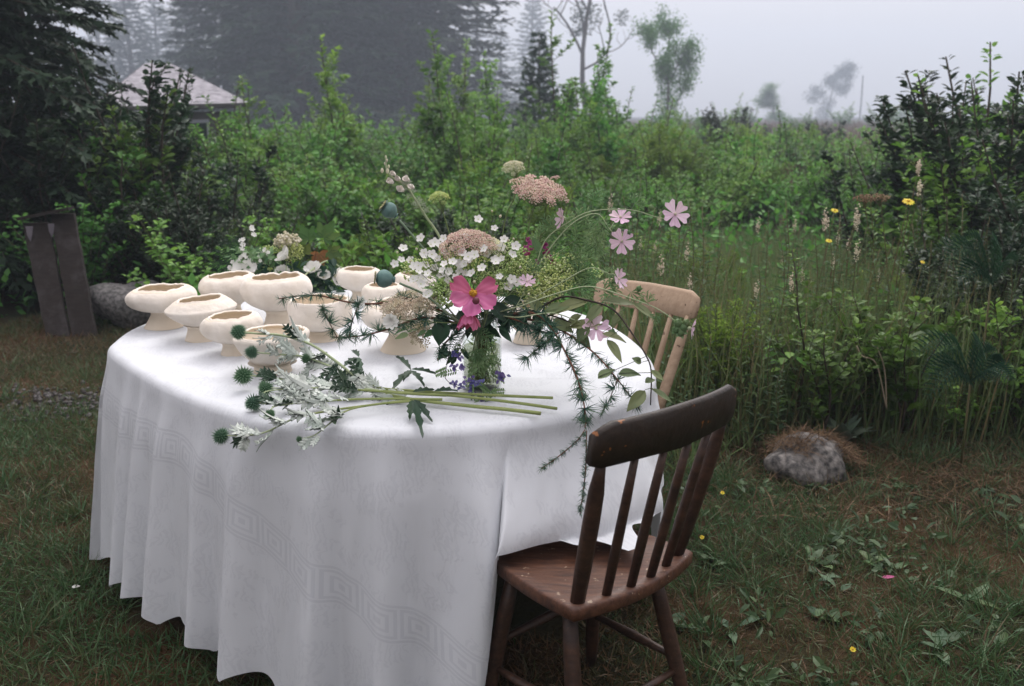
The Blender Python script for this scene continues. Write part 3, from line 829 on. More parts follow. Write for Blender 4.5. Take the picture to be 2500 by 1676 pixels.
# dark spruce that closes the left side of the picture
s1 = conifer('spruce_tree', 8.0, 1.75, 52, 8, 0, NEEDLE, .34, 21, tw=.15, step=.034)
stand(s1, -110, 8.4, 'tall dark spruce beside the shingled roof, standing over the leaning boards', rz=.4)
s2 = conifer('spruce_tree', 6.5, 1.9, 38, 8, 0, NEEDLE, .34, 22, tw=.15, step=.038)
stand(s2, -330, 8.8, 'dark spruce just left of the leaning boards, half out of view', rz=1.4)
copy_thing(s1, (P(70, 300, 11.5)[0], 11.5, gz(-5.5, 11.5)), 2.2, (.75, .75, .95), 'dark spruce behind the tall one, its boughs touching the shingled roof')
# conifers in the fog
c1 = conifer('spruce_tree', 11.0, 2.9, 36, 6, 0, NEEDLE, .25, 31, tw=.30, step=.085, tmpl=SPRAY)
c2 = conifer('spruce_tree', 9.0, 2.6, 30, 6, 0, NEEDLE, .28, 32, tw=.30, step=.085)
c3 = conifer('spruce_tree', 8.0, 2.0, 26, 5, 0, NEEDLE_L, .22, 33, tw=.26, step=.09, dead=.25)
G_FOG = 'conifers in the fog'
stand(c1, 640, 43, 'broad dark conifer in the dense stand behind the bushes', sc=1.4, group=G_FOG)
stand(c2, 470, 70, 'lone slim spruce in the fog above the shingled roof', sc=(.95, .95, 1.25), group=G_FOG)
stand(c3, 1165, 85, 'sparse open-branched spruce at the right end of the dense stand', sc=(1.7, 1.7, 1.45), group=G_FOG)
def more(src, px, Y, label, sc, rz):
    Y *= KF; q = sc if isinstance(sc, tuple) else (sc, sc, sc); sc = (q[0] * KF, q[1] * KF, q[2] * KF * .97)
    x = P(px, 300, Y)[0]; copy_thing(src, (x, Y, gz(x, Y)), rz, sc, label, G_FOG)
DENSE = 'broad dark conifer in the dense stand behind the bushes'
for px, Y, s_, rz, src in ((730, 30, 1.2, 1, c1), (820, 34, 1.4, 2, c2), (900, 31, 1.25, 3, c1), (985, 32, 1.3, 4, c2), (1055, 34, 1.15, 5, c1), (560, 38, 1.3, .5, c2), (790, 40, 1.4, 1.7, c1), (950, 41, 1.4, 2.6, c1), (680, 42, 1.5, 3.1, c2), (860, 28, .95, .9, c2)):
    kk = 1.0 + .13 * (R.random() * 4); more(src, px, Y * kk, DENSE, s_ * (.2 + .8 * kk), rz)
more(c3, 1225, 110, 'pale sparse spruce fading in the fog beside the open-branched one', (1.8, 1.8, 1.4), 2)
more(c1, 330, 80, 'pale conifer in the fog just behind the peak of the roof', 1.2, 1)
more(c3, 260, 100, 'thin pale conifer in the fog between the dark spruce and the roof', (2, 2, 2), 4)
more(c2, 400, 100, 'broad pale conifer in the fog past the slim spruce', 1.5, 3)
more(c2, 1300, 120, 'very faint tall spruce standing behind the small bushy fir', (1.5, 1.5, 1.8), 2.3)
fir = conifer('fir_tree', 3.6, 1.25, 20, 7, 0, NEEDLE_L, .12, 41, tw=.22, step=.055)
stand(fir, 1315, 25.5, 'small bushy dark green fir among the bushes left of the bare tree', sc=(.80, .80, .97))
bare = broadleaf('bare_tree', 5.2, 3, 6, .09, LF_DARK, 51, .42, .45, dead=True, clumps=[((-.15, .0, 3.75), (.42, .3, .5), 420), ((-.3, .1, 3.25), (.32, .3, .16), 160), ((.75, 0, 3.7), (.2, .2, .3), 120)])
stand(bare, 1440, 48, 'bare crooked tree with one leafy clump at its top', sc=(1.9, 1.9, 1.5))
birch = broadleaf('birch_tree', 3.9, 3, 90, .10, LF_ALDER, 53, .42, .05, clumps=[((0, 0, .7), (.75, .6, .6), 900), ((.1, 0, 1.5), (.6, .5, .7), 800), ((-.1, 0, 2.3), (.5, .4, .6), 500), ((.55, 0, .5), (.5, .4, .4), 400)])
stand(birch, 1625, 34, 'slender leafy tree rising over the bushes right of the bare tree', sc=(.80, .80, .98))
far1 = broadleaf('broadleaf_tree', 4.2, 3, 80, .13, LF_DARK, 57, .5, .10, lean=(.15, 0), clumps=[((-.2, 0, .6), (.7, .6, .6), 500), ((.1, 0, 1.4), (.6, .5, .6), 400)])
stand(far1, 2015, 150, 'lone round-topped tree almost lost in the fog over the field', sc=(2.0, 2.0, 1.75))
nb = NB(); x = P(2098, 300, 240)[0]; nb.tube([(x, 240, 0), (x + .05, 240, 6), (x - .05, 240, 10.5)], [.2, .18, .16], 6)
tag(nb.obj('wooden_pole', BARK), 'thin pole in the fog beside the lone round-topped tree', 'pole')
far2 = broadleaf('broadleaf_tree', 2.6, 3, 70, .10, LF_ALDER, 59, .45, .04, clumps=[((0, 0, .6), (.8, .7, .6), 700)])
stand(far2, 1900, 80, 'small pale bushy tree at the field edge before the lone tree', sc=(1.5, 1.5, .8))

# out-of-view spruces, added to block skylight from the sides and from behind
for l, x, y, s_, src in (('unseen spruce added as sky blocker on the left, level with the table', -6.2, 3.2, .95, s1), ('unseen spruce added as sky blocker, left and behind the photographer', -5.0, -2.5, 1.05, s2), ('unseen spruce added as sky blocker, straight behind the photographer', .5, -6.0, 1.2, s1),
                         ('unseen spruce added as sky blocker, right and behind the photographer', 5.0, -3.0, 1.1, s2), ('unseen spruce added as sky blocker on the right, level with the table', 6.6, 2.6, .95, s1)):
    copy_thing(src, (x, y, gz(x, y)), x, (s_ * 1.25, s_ * 1.25, s_), l)
# ------------------------------------------------------------------ house with a hipped roof
SHING = mat('grey_shingle', (.26, .25, .27), (.44, .42, .45), .95, 9, .4, 60)
SHING2 = mat('weathered_wall', (.06, .058, .06), (.09, .085, .085), .9, 3, .3, 30)
GLASSD = mat('dark_window_glass', (.02, .025, .03), None, .1, spec=.6)
TRIM = mat('faded_white_trim', (.22, .23, .26), None, .7)
HY = 15.5
def house():
    hx = P(430, 260, HY)[0]; ez = ztop(262, HY); rz_ = ztop(157, HY + 1.8)
    root = thing('shingled_house', 'low house with grey hipped shingle roof behind the bushes', 'house', (hx, HY, 0))
    zl, zr = ez - .02, ez + .06
    def at(px, y, z): q = P(px, 300, y); return A(q[0], y, z)
    E = [at(225, HY - .7, zl), at(610, HY + .5, zr), at(560, HY + 4.6, zr), at(215, HY + 4.0, zl)]
    T = [at(368, HY + 1.7, rz_), at(428, HY + 1.9, rz_), at(424, HY + 2.5, rz_), at(370, HY + 2.3, rz_)]
    def inset(p, k): c = (E[0] + E[2]) / 2; q = c + (p - c) * k; return q
    nb = NB(); w = [inset(p, .93) for p in E]
    for i in range(4):
        a, b = w[i], w[(i + 1) % 4]
        nb.add([[a[0], a[1], -.1], [b[0], b[1], -.1], [b[0], b[1], zl - .05], [a[0], a[1], zl - .05]], [[0, 1, 2, 3]])
    nb.obj('wall', SHING2, root, smooth=False)
    nb = NB()
    ri = [p - A(0, 0, .05) for p in E]
    V = E + T + ri
    nb.add(V, [[0, 1, 5, 4], [1, 2, 6, 5], [2, 3, 7, 6], [3, 0, 4, 7], [4, 5, 6, 7], [0, 8, 9, 1], [1, 9, 10, 2], [2, 10, 11, 3], [3, 11, 8, 0], [8, 11, 10, 9]])
    roof = nb.obj('roof', SHING2, root, smooth=False)
    # shingle courses on the slopes, each a strip of its own
    for (a, b, c, d) in ((E[0], E[1], T[1], T[0]), (E[1], E[2], T[2], T[1]), (E[3], E[0], T[0], T[3])):
        n = nrm(np.cross(b - a, d - a)); n = n if n[2] > 0 else -n
        K = 22
        for i in range(K):
            t0, t1 = i / K, min(1, (i + 1.12) / K)
            p, q, r, s = a + (d - a) * t0, b + (c - b) * t0, b + (c - b) * t1, a + (d - a) * t1
            nb = NB(); o1, o2 = n * .022, n * .010; jag = []
            M = 26
            lo = [p + (q - p) * (m / M) + (a - d) * .004 * R.uniform(-1, 1) for m in range(M + 1)]; hi = [s + (r - s) * (m / M) for m in range(M + 1)]
            V = [v + o1 for v in lo] + [v + o2 for v in hi] + [v + n * .004 for v in lo]
            k = M + 1
            nb.add(V, [[m, m + 1, k + m + 1, k + m] for m in range(M)] + [[2 * k + m, 2 * k + m + 1, m + 1, m] for m in range(M)])
            nb.obj('shingle_course', SHING, roof, smooth=False)
    for t in (.42, .62):
        c = w[0] + (w[1] - w[0]) * t; u = nrm(w[1] - w[0]); n = A(u[1], -u[0], 0)
        rot = np.stack([u, n, A(0, 0, 1)], 1)
        cc = A(c[0], c[1], zl - .55) + n * .02
        nb = NB(); nb.box(cc, (.55, .04, .75), rot=rot)
        win = nb.obj('window', TRIM, root, smooth=False)
        nb = NB(); nb.box(cc + n * .025, (.45, .02, .64), rot=rot); nb.obj('pane', GLASSD, win, smooth=False)
house()

# ------------------------------------------------------------------ the overgrown field: shrubs one by one
def fits(x, y, ax, ay): return True
LAB = {'broad': 'shrub with large broad green leaves', 'alder': 'leafy green shrub with upright shoots', 'bramble': 'bramble bush with broad light green leaves', 'gold': 'yellow-green clump of tall narrow-leaved stems',
       'sapling': 'young alder with tall leafy shoots', 'dark': 'dark green shrub with glossy leaves'}
used = set()
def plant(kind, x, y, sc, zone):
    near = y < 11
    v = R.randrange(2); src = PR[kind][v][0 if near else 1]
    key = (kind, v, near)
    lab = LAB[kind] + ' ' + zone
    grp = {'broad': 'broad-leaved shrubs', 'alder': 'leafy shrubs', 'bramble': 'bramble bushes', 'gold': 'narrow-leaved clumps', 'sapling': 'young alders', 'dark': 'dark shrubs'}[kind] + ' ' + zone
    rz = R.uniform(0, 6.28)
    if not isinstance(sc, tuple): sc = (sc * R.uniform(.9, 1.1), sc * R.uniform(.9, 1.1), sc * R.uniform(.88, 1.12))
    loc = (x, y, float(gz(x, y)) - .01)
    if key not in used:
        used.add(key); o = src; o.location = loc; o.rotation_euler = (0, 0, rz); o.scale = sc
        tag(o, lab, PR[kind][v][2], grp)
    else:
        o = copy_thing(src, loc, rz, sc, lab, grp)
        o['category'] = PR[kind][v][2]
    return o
def pick(w):
    r = R.random() * sum(w.values())
    for k, v in w.items():
        r -= v
        if r <= 0: return k
    return k
def scatter(poly_px, n, w, sc, zone, mind=.35):
    """poly: (x0, x1, y0, y1) in metres"""
    x0, x1, y0, y1 = poly_px; pts = []
    tries = 0
    while len(pts) < n and tries < n * 30:
        tries += 1
        x, y = R.uniform(x0, x1), R.uniform(y0, y1)
        if abs(x) > .58 * y + .5: continue
        if any((x - a) ** 2 + (y - b) ** 2 < mind ** 2 for a, b in pts): continue
        pts.append((x, y)); plant(pick(w), x, y, R.uniform(*sc), zone)
# behind the boards and the left of the table
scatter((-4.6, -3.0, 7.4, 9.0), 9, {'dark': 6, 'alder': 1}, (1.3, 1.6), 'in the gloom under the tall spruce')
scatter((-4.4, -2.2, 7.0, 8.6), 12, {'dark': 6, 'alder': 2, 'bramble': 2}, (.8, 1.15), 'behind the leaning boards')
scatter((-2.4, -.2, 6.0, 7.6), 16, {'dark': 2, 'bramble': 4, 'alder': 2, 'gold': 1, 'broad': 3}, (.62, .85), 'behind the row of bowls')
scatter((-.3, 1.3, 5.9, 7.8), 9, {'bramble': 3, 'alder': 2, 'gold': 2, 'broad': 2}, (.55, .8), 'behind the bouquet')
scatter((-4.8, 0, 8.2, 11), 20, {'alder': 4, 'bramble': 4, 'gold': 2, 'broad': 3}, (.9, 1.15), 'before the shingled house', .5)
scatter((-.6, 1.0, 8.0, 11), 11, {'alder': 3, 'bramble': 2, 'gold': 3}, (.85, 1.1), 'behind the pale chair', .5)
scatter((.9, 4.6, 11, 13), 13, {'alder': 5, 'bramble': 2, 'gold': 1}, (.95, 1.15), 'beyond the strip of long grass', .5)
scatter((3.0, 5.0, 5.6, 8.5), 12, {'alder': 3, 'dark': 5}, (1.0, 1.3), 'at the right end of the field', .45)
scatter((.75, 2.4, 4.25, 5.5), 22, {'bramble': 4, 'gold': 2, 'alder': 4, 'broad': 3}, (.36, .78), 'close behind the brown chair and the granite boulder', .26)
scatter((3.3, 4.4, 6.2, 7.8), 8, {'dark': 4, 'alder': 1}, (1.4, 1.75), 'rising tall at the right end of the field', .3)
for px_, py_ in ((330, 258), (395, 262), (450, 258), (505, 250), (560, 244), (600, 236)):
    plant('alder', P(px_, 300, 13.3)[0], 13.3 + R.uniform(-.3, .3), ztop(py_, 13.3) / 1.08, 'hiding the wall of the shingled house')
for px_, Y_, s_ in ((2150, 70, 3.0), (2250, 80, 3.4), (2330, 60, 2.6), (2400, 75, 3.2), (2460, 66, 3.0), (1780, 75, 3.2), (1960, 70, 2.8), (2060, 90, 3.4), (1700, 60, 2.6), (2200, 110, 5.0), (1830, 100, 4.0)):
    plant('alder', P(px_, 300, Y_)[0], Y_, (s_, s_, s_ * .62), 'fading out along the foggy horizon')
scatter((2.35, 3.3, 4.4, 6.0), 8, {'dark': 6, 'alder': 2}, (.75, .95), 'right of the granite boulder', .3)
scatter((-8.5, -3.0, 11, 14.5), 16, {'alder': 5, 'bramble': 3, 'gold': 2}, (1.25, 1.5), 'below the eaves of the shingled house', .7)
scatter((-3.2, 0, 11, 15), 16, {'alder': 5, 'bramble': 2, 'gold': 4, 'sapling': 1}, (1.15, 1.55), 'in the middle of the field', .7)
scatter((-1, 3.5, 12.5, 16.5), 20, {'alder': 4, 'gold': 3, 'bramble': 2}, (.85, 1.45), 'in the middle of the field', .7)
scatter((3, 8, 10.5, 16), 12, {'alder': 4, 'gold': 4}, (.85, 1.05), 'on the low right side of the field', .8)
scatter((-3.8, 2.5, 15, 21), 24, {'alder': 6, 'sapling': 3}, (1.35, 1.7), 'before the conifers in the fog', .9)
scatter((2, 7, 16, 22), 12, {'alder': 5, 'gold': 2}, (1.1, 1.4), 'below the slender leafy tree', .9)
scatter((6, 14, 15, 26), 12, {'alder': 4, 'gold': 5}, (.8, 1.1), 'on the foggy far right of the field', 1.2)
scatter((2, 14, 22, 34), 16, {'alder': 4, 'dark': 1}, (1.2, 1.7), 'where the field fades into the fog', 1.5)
for px, py, Y, s_ in ((635, 135, 12.5, 1.25), (1205, 165, 13, 1.15), (1500, 85, 14, 1.35), (1095, 140, 16, 1.3), (780, 165, 15, 1.3), (1440, 165, 13.5, 1.1), (1030, 150, 16.5, 1.2), (1330, 190, 11.5, 1.0)):
    x = P(px, 300, Y)[0]; hgt = ztop(py, Y)
    plant('sapling', x, Y, hgt / 1.95, 'standing taller than the bushes around it')
# dark leafy twigs in front of the roof
x = P(385, 300, 9.5)[0]
plant('dark', x, 9.5, (1.0, 1.0, ztop(165, 9.5) / 1.0), 'silhouetted against the grey roof')
for root, far in ROOTS:       # prototypes that no spot needed
    for o in (root, far):
        if 'label' not in o:
            for c in list(o.children): bpy.data.objects.remove(c)
            bpy.data.objects.remove(o)

# low growth between the shrubs, too dense to count
nb = NB(); n = 26000
yy = 5.2 + 26 * rng.random(n) ** 1.7; xx = (rng.random(n) * 2 - 1) * (.56 * yy + .4)
keep = ~((xx < -1.9) & (yy < 6.9)) & ~((xx > .9) & (xx < 2.6) & (yy < 8) & (rng.random(n) < .8))
xx, yy = xx[keep], yy[keep]; n = len(xx)
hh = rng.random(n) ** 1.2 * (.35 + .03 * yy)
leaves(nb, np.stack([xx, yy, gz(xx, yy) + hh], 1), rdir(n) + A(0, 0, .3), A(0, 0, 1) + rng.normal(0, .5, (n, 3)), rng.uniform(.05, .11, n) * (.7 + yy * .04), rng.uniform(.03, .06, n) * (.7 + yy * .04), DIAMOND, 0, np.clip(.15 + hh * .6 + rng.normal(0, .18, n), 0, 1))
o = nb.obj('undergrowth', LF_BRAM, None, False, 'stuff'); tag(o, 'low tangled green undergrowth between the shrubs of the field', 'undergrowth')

# ------------------------------------------------------------------ grass
GRASS = leafmat('lawn_grass', [(.15, .085, .045), (.11, .085, .040), (.064, .105, .036), (.046, .110, .042), (.085, .150, .058)], .25, .5, objvar=0)
MEAD = leafmat('meadow_grass', [(.24, .18, .09), (.16, .18, .07), (.11, .18, .065), (.16, .24, .09)], .3, .5, objvar=0)
def patch(x, y): return .5 + .28 * np.sin(2.3 * x + 1.3 * np.sin(1.9 * y)) + .22 * np.sin(3.7 * y + 2 * np.sin(1.5 * x + 1)) + .12 * np.sin(9 * x + 7 * y)
nb = NB(); n = 210000
x = rng.uniform(-3.6, 3.7, n); y = 1.5 + 5.6 * rng.random(n) ** 1.25
ok = (np.abs(x) < .56 * y + .5) & ~((x > -1.15) & (x < .2) & (y > 2.5) & (y < 3.9)) & ~((x > .2) & (y > 5)) & ~((x > -2) & (y > 6.2)) & ~((x < -1.4) & (y > 4.75) & (y < 5.05) & (rng.random(n) < .7))
x, y = x[ok], y[ok]; n = len(x); pt = patch(x, y)
lie = rng.random(n)
d = np.stack([rng.normal(0, 1, n), rng.normal(0, 1, n), .25 + 1.6 * lie], 1)
L = rng.uniform(.03, .085, n) * (.8 + .5 * pt)
leaves(nb, np.stack([x, y, gz(x, y) - .003], 1), d, rdir(n) + A(0, 0, .3), L, rng.uniform(.0024, .0046, n), BLADE, 0, np.clip(.10 + .62 * pt + rng.normal(0, .22, n), 0, 1))
for _ in range(170):
    cx, cy = (R.uniform(.4, 3.2), R.uniform(1.9, 4.3)) if R.random() < .75 else (R.uniform(-3.2, -1.2), R.uniform(2.3, 6.2))
    k = 34; aa = rng.uniform(0, 6.28, k); q = rng.random(k) * .05; xx_, yy_ = cx + np.cos(aa) * q, cy + np.sin(aa) * q
    leaves(nb, np.stack([xx_, yy_, gz(xx_, yy_)], 1), np.stack([np.cos(aa) * .9, np.sin(aa) * .9, rng.uniform(.4, 1.6, k)], 1), rdir(k) + A(0, 0, .5), rng.uniform(.05, .15, k), rng.uniform(.003, .005, k), BLADE, 0, np.clip(.6 + rng.normal(0, .22, k), 0, 1))
o = nb.obj('lawn_grass', GRASS, None, False, 'stuff'); tag(o, 'short rough lawn with dry brown patches round the table', 'grass')
nb = NB(); n = 22000
x = rng.uniform(.45, 4.2, n); y = 3.6 + 7.6 * rng.random(n) ** 1.2
edge = 4.25 - .25 * np.sin(x * 2.2) - .4 * smooth01((1.1 - x) / .7)
ok = (y > edge) & (np.abs(x) < .58 * y + .4); x, y = x[ok], y[ok]; n = len(x)
d = np.stack([rng.normal(0, .45, n), rng.normal(0, .45, n), np.ones(n)], 1)
hgt = rng.uniform(.12, .5, n) * (.6 + .5 * smooth01((y - 4.1) / .8)) * (1 - .3 * smooth01((y - 6) / 2))
leaves(nb, np.stack([x, y, gz(x, y)], 1), d, rdir(n), hgt, rng.uniform(.004, .008, n) * (1 + .15 * np.maximum(0, y - 5)), BLADE, 0, np.clip(.66 + rng.normal(0, .26, n) - .3 * (rng.random(n) < .12), 0, 1))
n = 6500
x = rng.uniform(.55, 3.0, n); y = 4.2 + 1.9 * rng.random(n); ok = (np.abs(x) < .56 * y) & ~((x > 1.15) & (x < 1.95) & (y > 5.0) & (rng.random(n) < .7)); x, y = x[ok], y[ok]; n = len(x)
leaves(nb, np.stack([x, y, gz(x, y)], 1), np.stack([rng.normal(0, .22, n), rng.normal(0, .22, n), np.ones(n)], 1), rdir(n), rng.uniform(.4, .85, n), rng.uniform(.004, .008, n), BLADE, 0, np.clip(.5 + rng.normal(0, .28, n), 0, 1))
o = nb.obj('meadow_grass', MEAD, None, False, 'stuff'); tag(o, 'long meadow grass between the pale chair and the right-hand shrubs', 'grass')
nb = NB(); n = 9000
y = 16 + 110 * rng.random(n) ** 1.6; x = (rng.random(n) * .6 + .02) * y
d = np.stack([rng.normal(0, .4, n), rng.normal(0, .4, n), np.ones(n)], 1)
leaves(nb, np.stack([x, y, gz(x, y)], 1), d, rdir(n), rng.uniform(.5, .95, n), rng.uniform(.03, .06, n) * (.5 + y * .025), BLADE, 0, np.clip(rng.normal(.2, .2, n), 0, 1))
o = nb.obj('dry_field_grass', leafmat('russet_grass', [(.15, .085, .05), (.13, .10, .05), (.09, .10, .04)], .2, .6, objvar=0), None, False, 'stuff'); tag(o, 'russet dry grass on the far right of the field', 'grass')


# ------------------------------------------------------------------ flower-building tools
def lamina(nb, base, d, n, L, W, shape='ovate', bend=.15, fold=.12, notch=0.0, wave=0.0, mat=0, nu=7, nv=5, tint=.5, seed=0, under=None, jag=0.0):
    """one leaf or petal as a small bent sheet; under: material of its lower face, laid a hair below"""
    d = nrm(d); n = nrm(np.asarray(n) - d * np.dot(n, d)); s = np.cross(n, d); rg = random.Random(seed)
    ph = rg.uniform(0, 6.28)
    V = []
    for i in range(nu):
        u = i / (nu - 1)
        w = {'ovate': (math.sin(math.pi * u ** .75) * .96 + .04 * (1 - u)) if u < 1 else 0.02,
             'heart': .10 + .90 * u ** .9 * (1 - .45 * max(0, u - .82) / .18),
             'cosmos': (.16 + .84 * math.sin(min(1, u * 1.12) * math.pi * .58) ** 1.1) * (1 - .55 * smooth01((u - .78) / .22) ** 1.6),
             'strap': .35 + .65 * math.sin(math.pi * min(1, u * .8 + .12)) if u < .98 else .25,
             'lance': math.sin(math.pi * u ** .6) ** .8 if u < 1 else .02,
             'round': math.sin(math.pi * (u * .92 + .04)) ** .6}[shape]
        if jag and 0 < i < nu - 1: w *= (1.0 if i % 2 else 1 - jag)
        for j in range(nv):
            v = j / (nv - 1) * 2 - 1
            x = u - notch * (1 - abs(v)) ** 1.2 * max(0, u - .7) / .3 + (.04 * math.sin(v * 5 + ph) if shape == 'cosmos' and u > .9 else 0)
            if jag and i % 2 and abs(v) > .9: x += .06
            z = bend * u * u * L + fold * abs(v) * w * W + wave * W * math.sin(u * 6 + v * 3 + ph) * u
            V.append(np.asarray(base) + d * x * L + s * v * w * W * .5 + n * z)
    V = np.array(V)
    F = [[i * nv + j, i * nv + j + 1, (i + 1) * nv + j + 1, (i + 1) * nv + j] for i in range(nu - 1) for j in range(nv - 1)]
    F = np.array(F)[:, ::-1]
    if shape in ('cosmos', 'heart'): tint = np.clip(np.tile(tint + .22 * np.cos(np.arange(nv) * np.pi), nu) - .25 * np.repeat(np.linspace(1, 0, nu) ** 3, nv), 0, 1)
    nb.add(V, F, mat, tint)
    if under is not None: nb.add(V - n * .0009, F[:, ::-1], under, tint)
    return nb
def cutleaf(nb, p, d, n, L, mat=0, lobes=5):
    """finely cut palmate leaf"""
    u, v, n = basis(n); d = nrm(np.asarray(d) - n * np.dot(d, n)); s = np.cross(n, d)
    pos, dd, LL, WW = [], [], [], []
    for k in range(lobes):
        a = (k - (lobes - 1) / 2) * .62; q = d * math.cos(a) + s * math.sin(a); l = L * (1 - .16 * abs(k - (lobes - 1) / 2))
        pos.append(p); dd.append(q); LL.append(l); WW.append(L * .13)
        for t, sg in ((.45, 1), (.5, -1), (.7, 1), (.74, -1)):
            pos.append(p + q * l * t); a2 = a + sg * .65; dd.append(d * math.cos(a2) + s * math.sin(a2)); LL.append(l * .42); WW.append(L * .095)
    pos, dd = np.array(pos), np.array(dd); dd = dd + rng.normal(0, .10, dd.shape)
    leaves(nb, pos, dd, n, np.array(LL), np.array(WW), DIAMOND, mat, rng.uniform(.3, .8, len(pos)))
def dots(nb, C, r, mat=0, tint=None):
    """little octahedra"""
    C = np.asarray(C, float).reshape(-1, 3); k = len(C); r = np.broadcast_to(np.asarray(r, float), (k,))
    t = A([1, 0, 0], [-1, 0, 0], [0, 1, 0], [0, -1, 0], [0, 0, 1], [0, 0, -1])
    f = A([0, 2, 4], [2, 1, 4], [1, 3, 4], [3, 0, 4], [2, 0, 5], [1, 2, 5], [3, 1, 5], [0, 3, 5]).astype(int)
    V = C[:, None] + t[None] * r[:, None, None]
    nb.add(V.reshape(-1, 3), (f[None] + (np.arange(k) * 6)[:, None, None]).reshape(-1, 3), mat, np.repeat(rng.random(k) if tint is None else np.broadcast_to(tint, (k,)), 6))
def inst(me, name, parent, M):
    """another small part that shares a mesh"""
    o = bpy.data.objects.new(name, me); COL.objects.link(o)
    if parent.type == 'EMPTY': M = Matrix.Translation(-Vector(parent.location)) @ M
    o.parent = parent; o.matrix_local = M
    return o
def orient(p, n, roll=0.0, sc=1.0):
    u, v, w = basis(n)
    Mx = Matrix(((u[0], v[0], w[0], p[0]), (u[1], v[1], w[1], p[1]), (u[2], v[2], w[2], p[2]), (0, 0, 0, 1)))
    return Mx @ Matrix.Rotation(roll, 4, 'Z') @ Matrix.Scale(sc, 4)

ST_G = mat('cut_stem_green', (.10, .15, .05), (.14, .19, .07), .6, 20)
ST_P = mat('pale_hairy_stem', (.40, .46, .28), (.34, .41, .23), .8, 30)
ST_B = mat('brown_twig', (.11, .045, .026), (.16, .07, .04), .8, 25)
ST_K = mat('dark_twig', (.022, .014, .010), (.04, .025, .018), .8, 25)
M_COS = leafmat('pink_cosmos_petal', [(.52, .10, .22), (.62, .155, .29), (.70, .23, .37)], .25, .6, .2, objvar=.06)
M_MAL = leafmat('pale_pink_mallow_petal', [(.66, .42, .54), (.76, .55, .64), (.82, .66, .72)], .3, .6, .2, objvar=.06)
M_MAG = leafmat('magenta_petal', [(.32, .05, .17), (.48, .11, .27), (.60, .25, .38)], .25, .6, .2, objvar=.1)
M_WHT = leafmat('white_petal', [(.70, .69, .60), (.80, .79, .74), (.84, .83, .80)], .25, .6, .2, objvar=.04)
M_CRM = leafmat('cream_petal', [(.66, .62, .40), (.76, .72, .55), (.80, .76, .64)], .25, .6, .2, objvar=.06)
M_YEL = mat('yellow_flower_eye', (.55, .26, .015), (.62, .36, .03), .7, 200)
M_YP = leafmat('yellow_petal', [(.62, .48, .02), (.74, .60, .03), (.78, .66, .08)], .2, .6, objvar=.05)
M_ORG = leafmat('orange_petal', [(.55, .14, .01), (.65, .22, .02), (.7, .3, .03)], .2, .6, objvar=.05)
M_BUD = mat('dark_red_bud', (.10, .015, .025), (.16, .03, .04), .5, 60)
M_UMP = leafmat('dusty_pink_floret', [(.48, .30, .25), (.62, .42, .35), (.74, .57, .48), (.70, .60, .48)], .05, .7, .2, objvar=.1)
M_UMY = leafmat('cream_floret', [(.74, .72, .42), (.84, .82, .58), (.88, .86, .72)], .05, .7, .2, objvar=.06)
M_BEI = leafmat('beige_seed', [(.56, .46, .32), (.70, .60, .45), (.80, .73, .6)], .05, .7, .2, objvar=.06)
M_FIL = leafmat('lime_filler_floret', [(.38, .52, .15), (.56, .70, .26), (.76, .84, .48)], .08, .6, .3, objvar=.1)
M_LIM = leafmat('lime_floret', [(.42, .52, .14), (.56, .65, .22), (.70, .76, .38)], .05, .6, objvar=.05)
M_POP = mat('blue_green_poppy_pod', (.10, .19, .175), (.16, .26, .235), .75, 30, .2, 200)
M_STR = mat('straw_crown', (.42, .40, .20), (.3, .3, .15), .8, 60)
M_LARCH = leafmat('larch_needle', [(.026, .085, .060), (.045, .12, .085), (.078, .165, .115), (.15, .24, .12)], .2, .5, objvar=.12)
M_CUT = leafmat('cut_leaf_green', [(.10, .19, .08), (.17, .28, .12), (.27, .38, .19)], .35, .5, objvar=.08)
M_OVAL = leafmat('pale_sage_leaf', [(.10, .145, .062), (.16, .20, .09), (.22, .26, .12)], .3, .5, objvar=.15)
M_DGL = leafmat('deep_green_leaf', [(.012, .040, .022), (.02, .06, .03), (.035, .085, .04)], .2, .4, objvar=.15)
M_SIL = leafmat('silver_leaf_underside', [(.44, .50, .44), (.56, .61, .55), (.66, .70, .64)], .12, .7, .2, objvar=.12)
M_THD = leafmat('thistle_leaf_top', [(.016, .045, .024), (.026, .062, .032), (.04, .08, .04)], .12, .5, objvar=.15)
M_GLB = leafmat('globe_thistle_spike', [(.030, .085, .042), (.10, .21, .115), (.34, .46, .32)], .1, .6, objvar=.08)
M_VIO = leafmat('violet_petal', [(.10, .085, .26), (.17, .14, .36), (.30, .27, .48)], .25, .6, objvar=.1)
M_MAP = leafmat('maple_leaf_green', [(.04, .10, .02), (.07, .14, .025), (.13, .19, .035)], .3, .5, objvar=.12)
M_RUS = leafmat('maple_leaf_rust', [(.12, .10, .02), (.20, .09, .015), (.26, .14, .03)], .3, .5, objvar=.1)
M_FERN = leafmat('fern_green', [(.018, .06, .035), (.03, .085, .045), (.05, .11, .055)], .25, .5, objvar=.1)

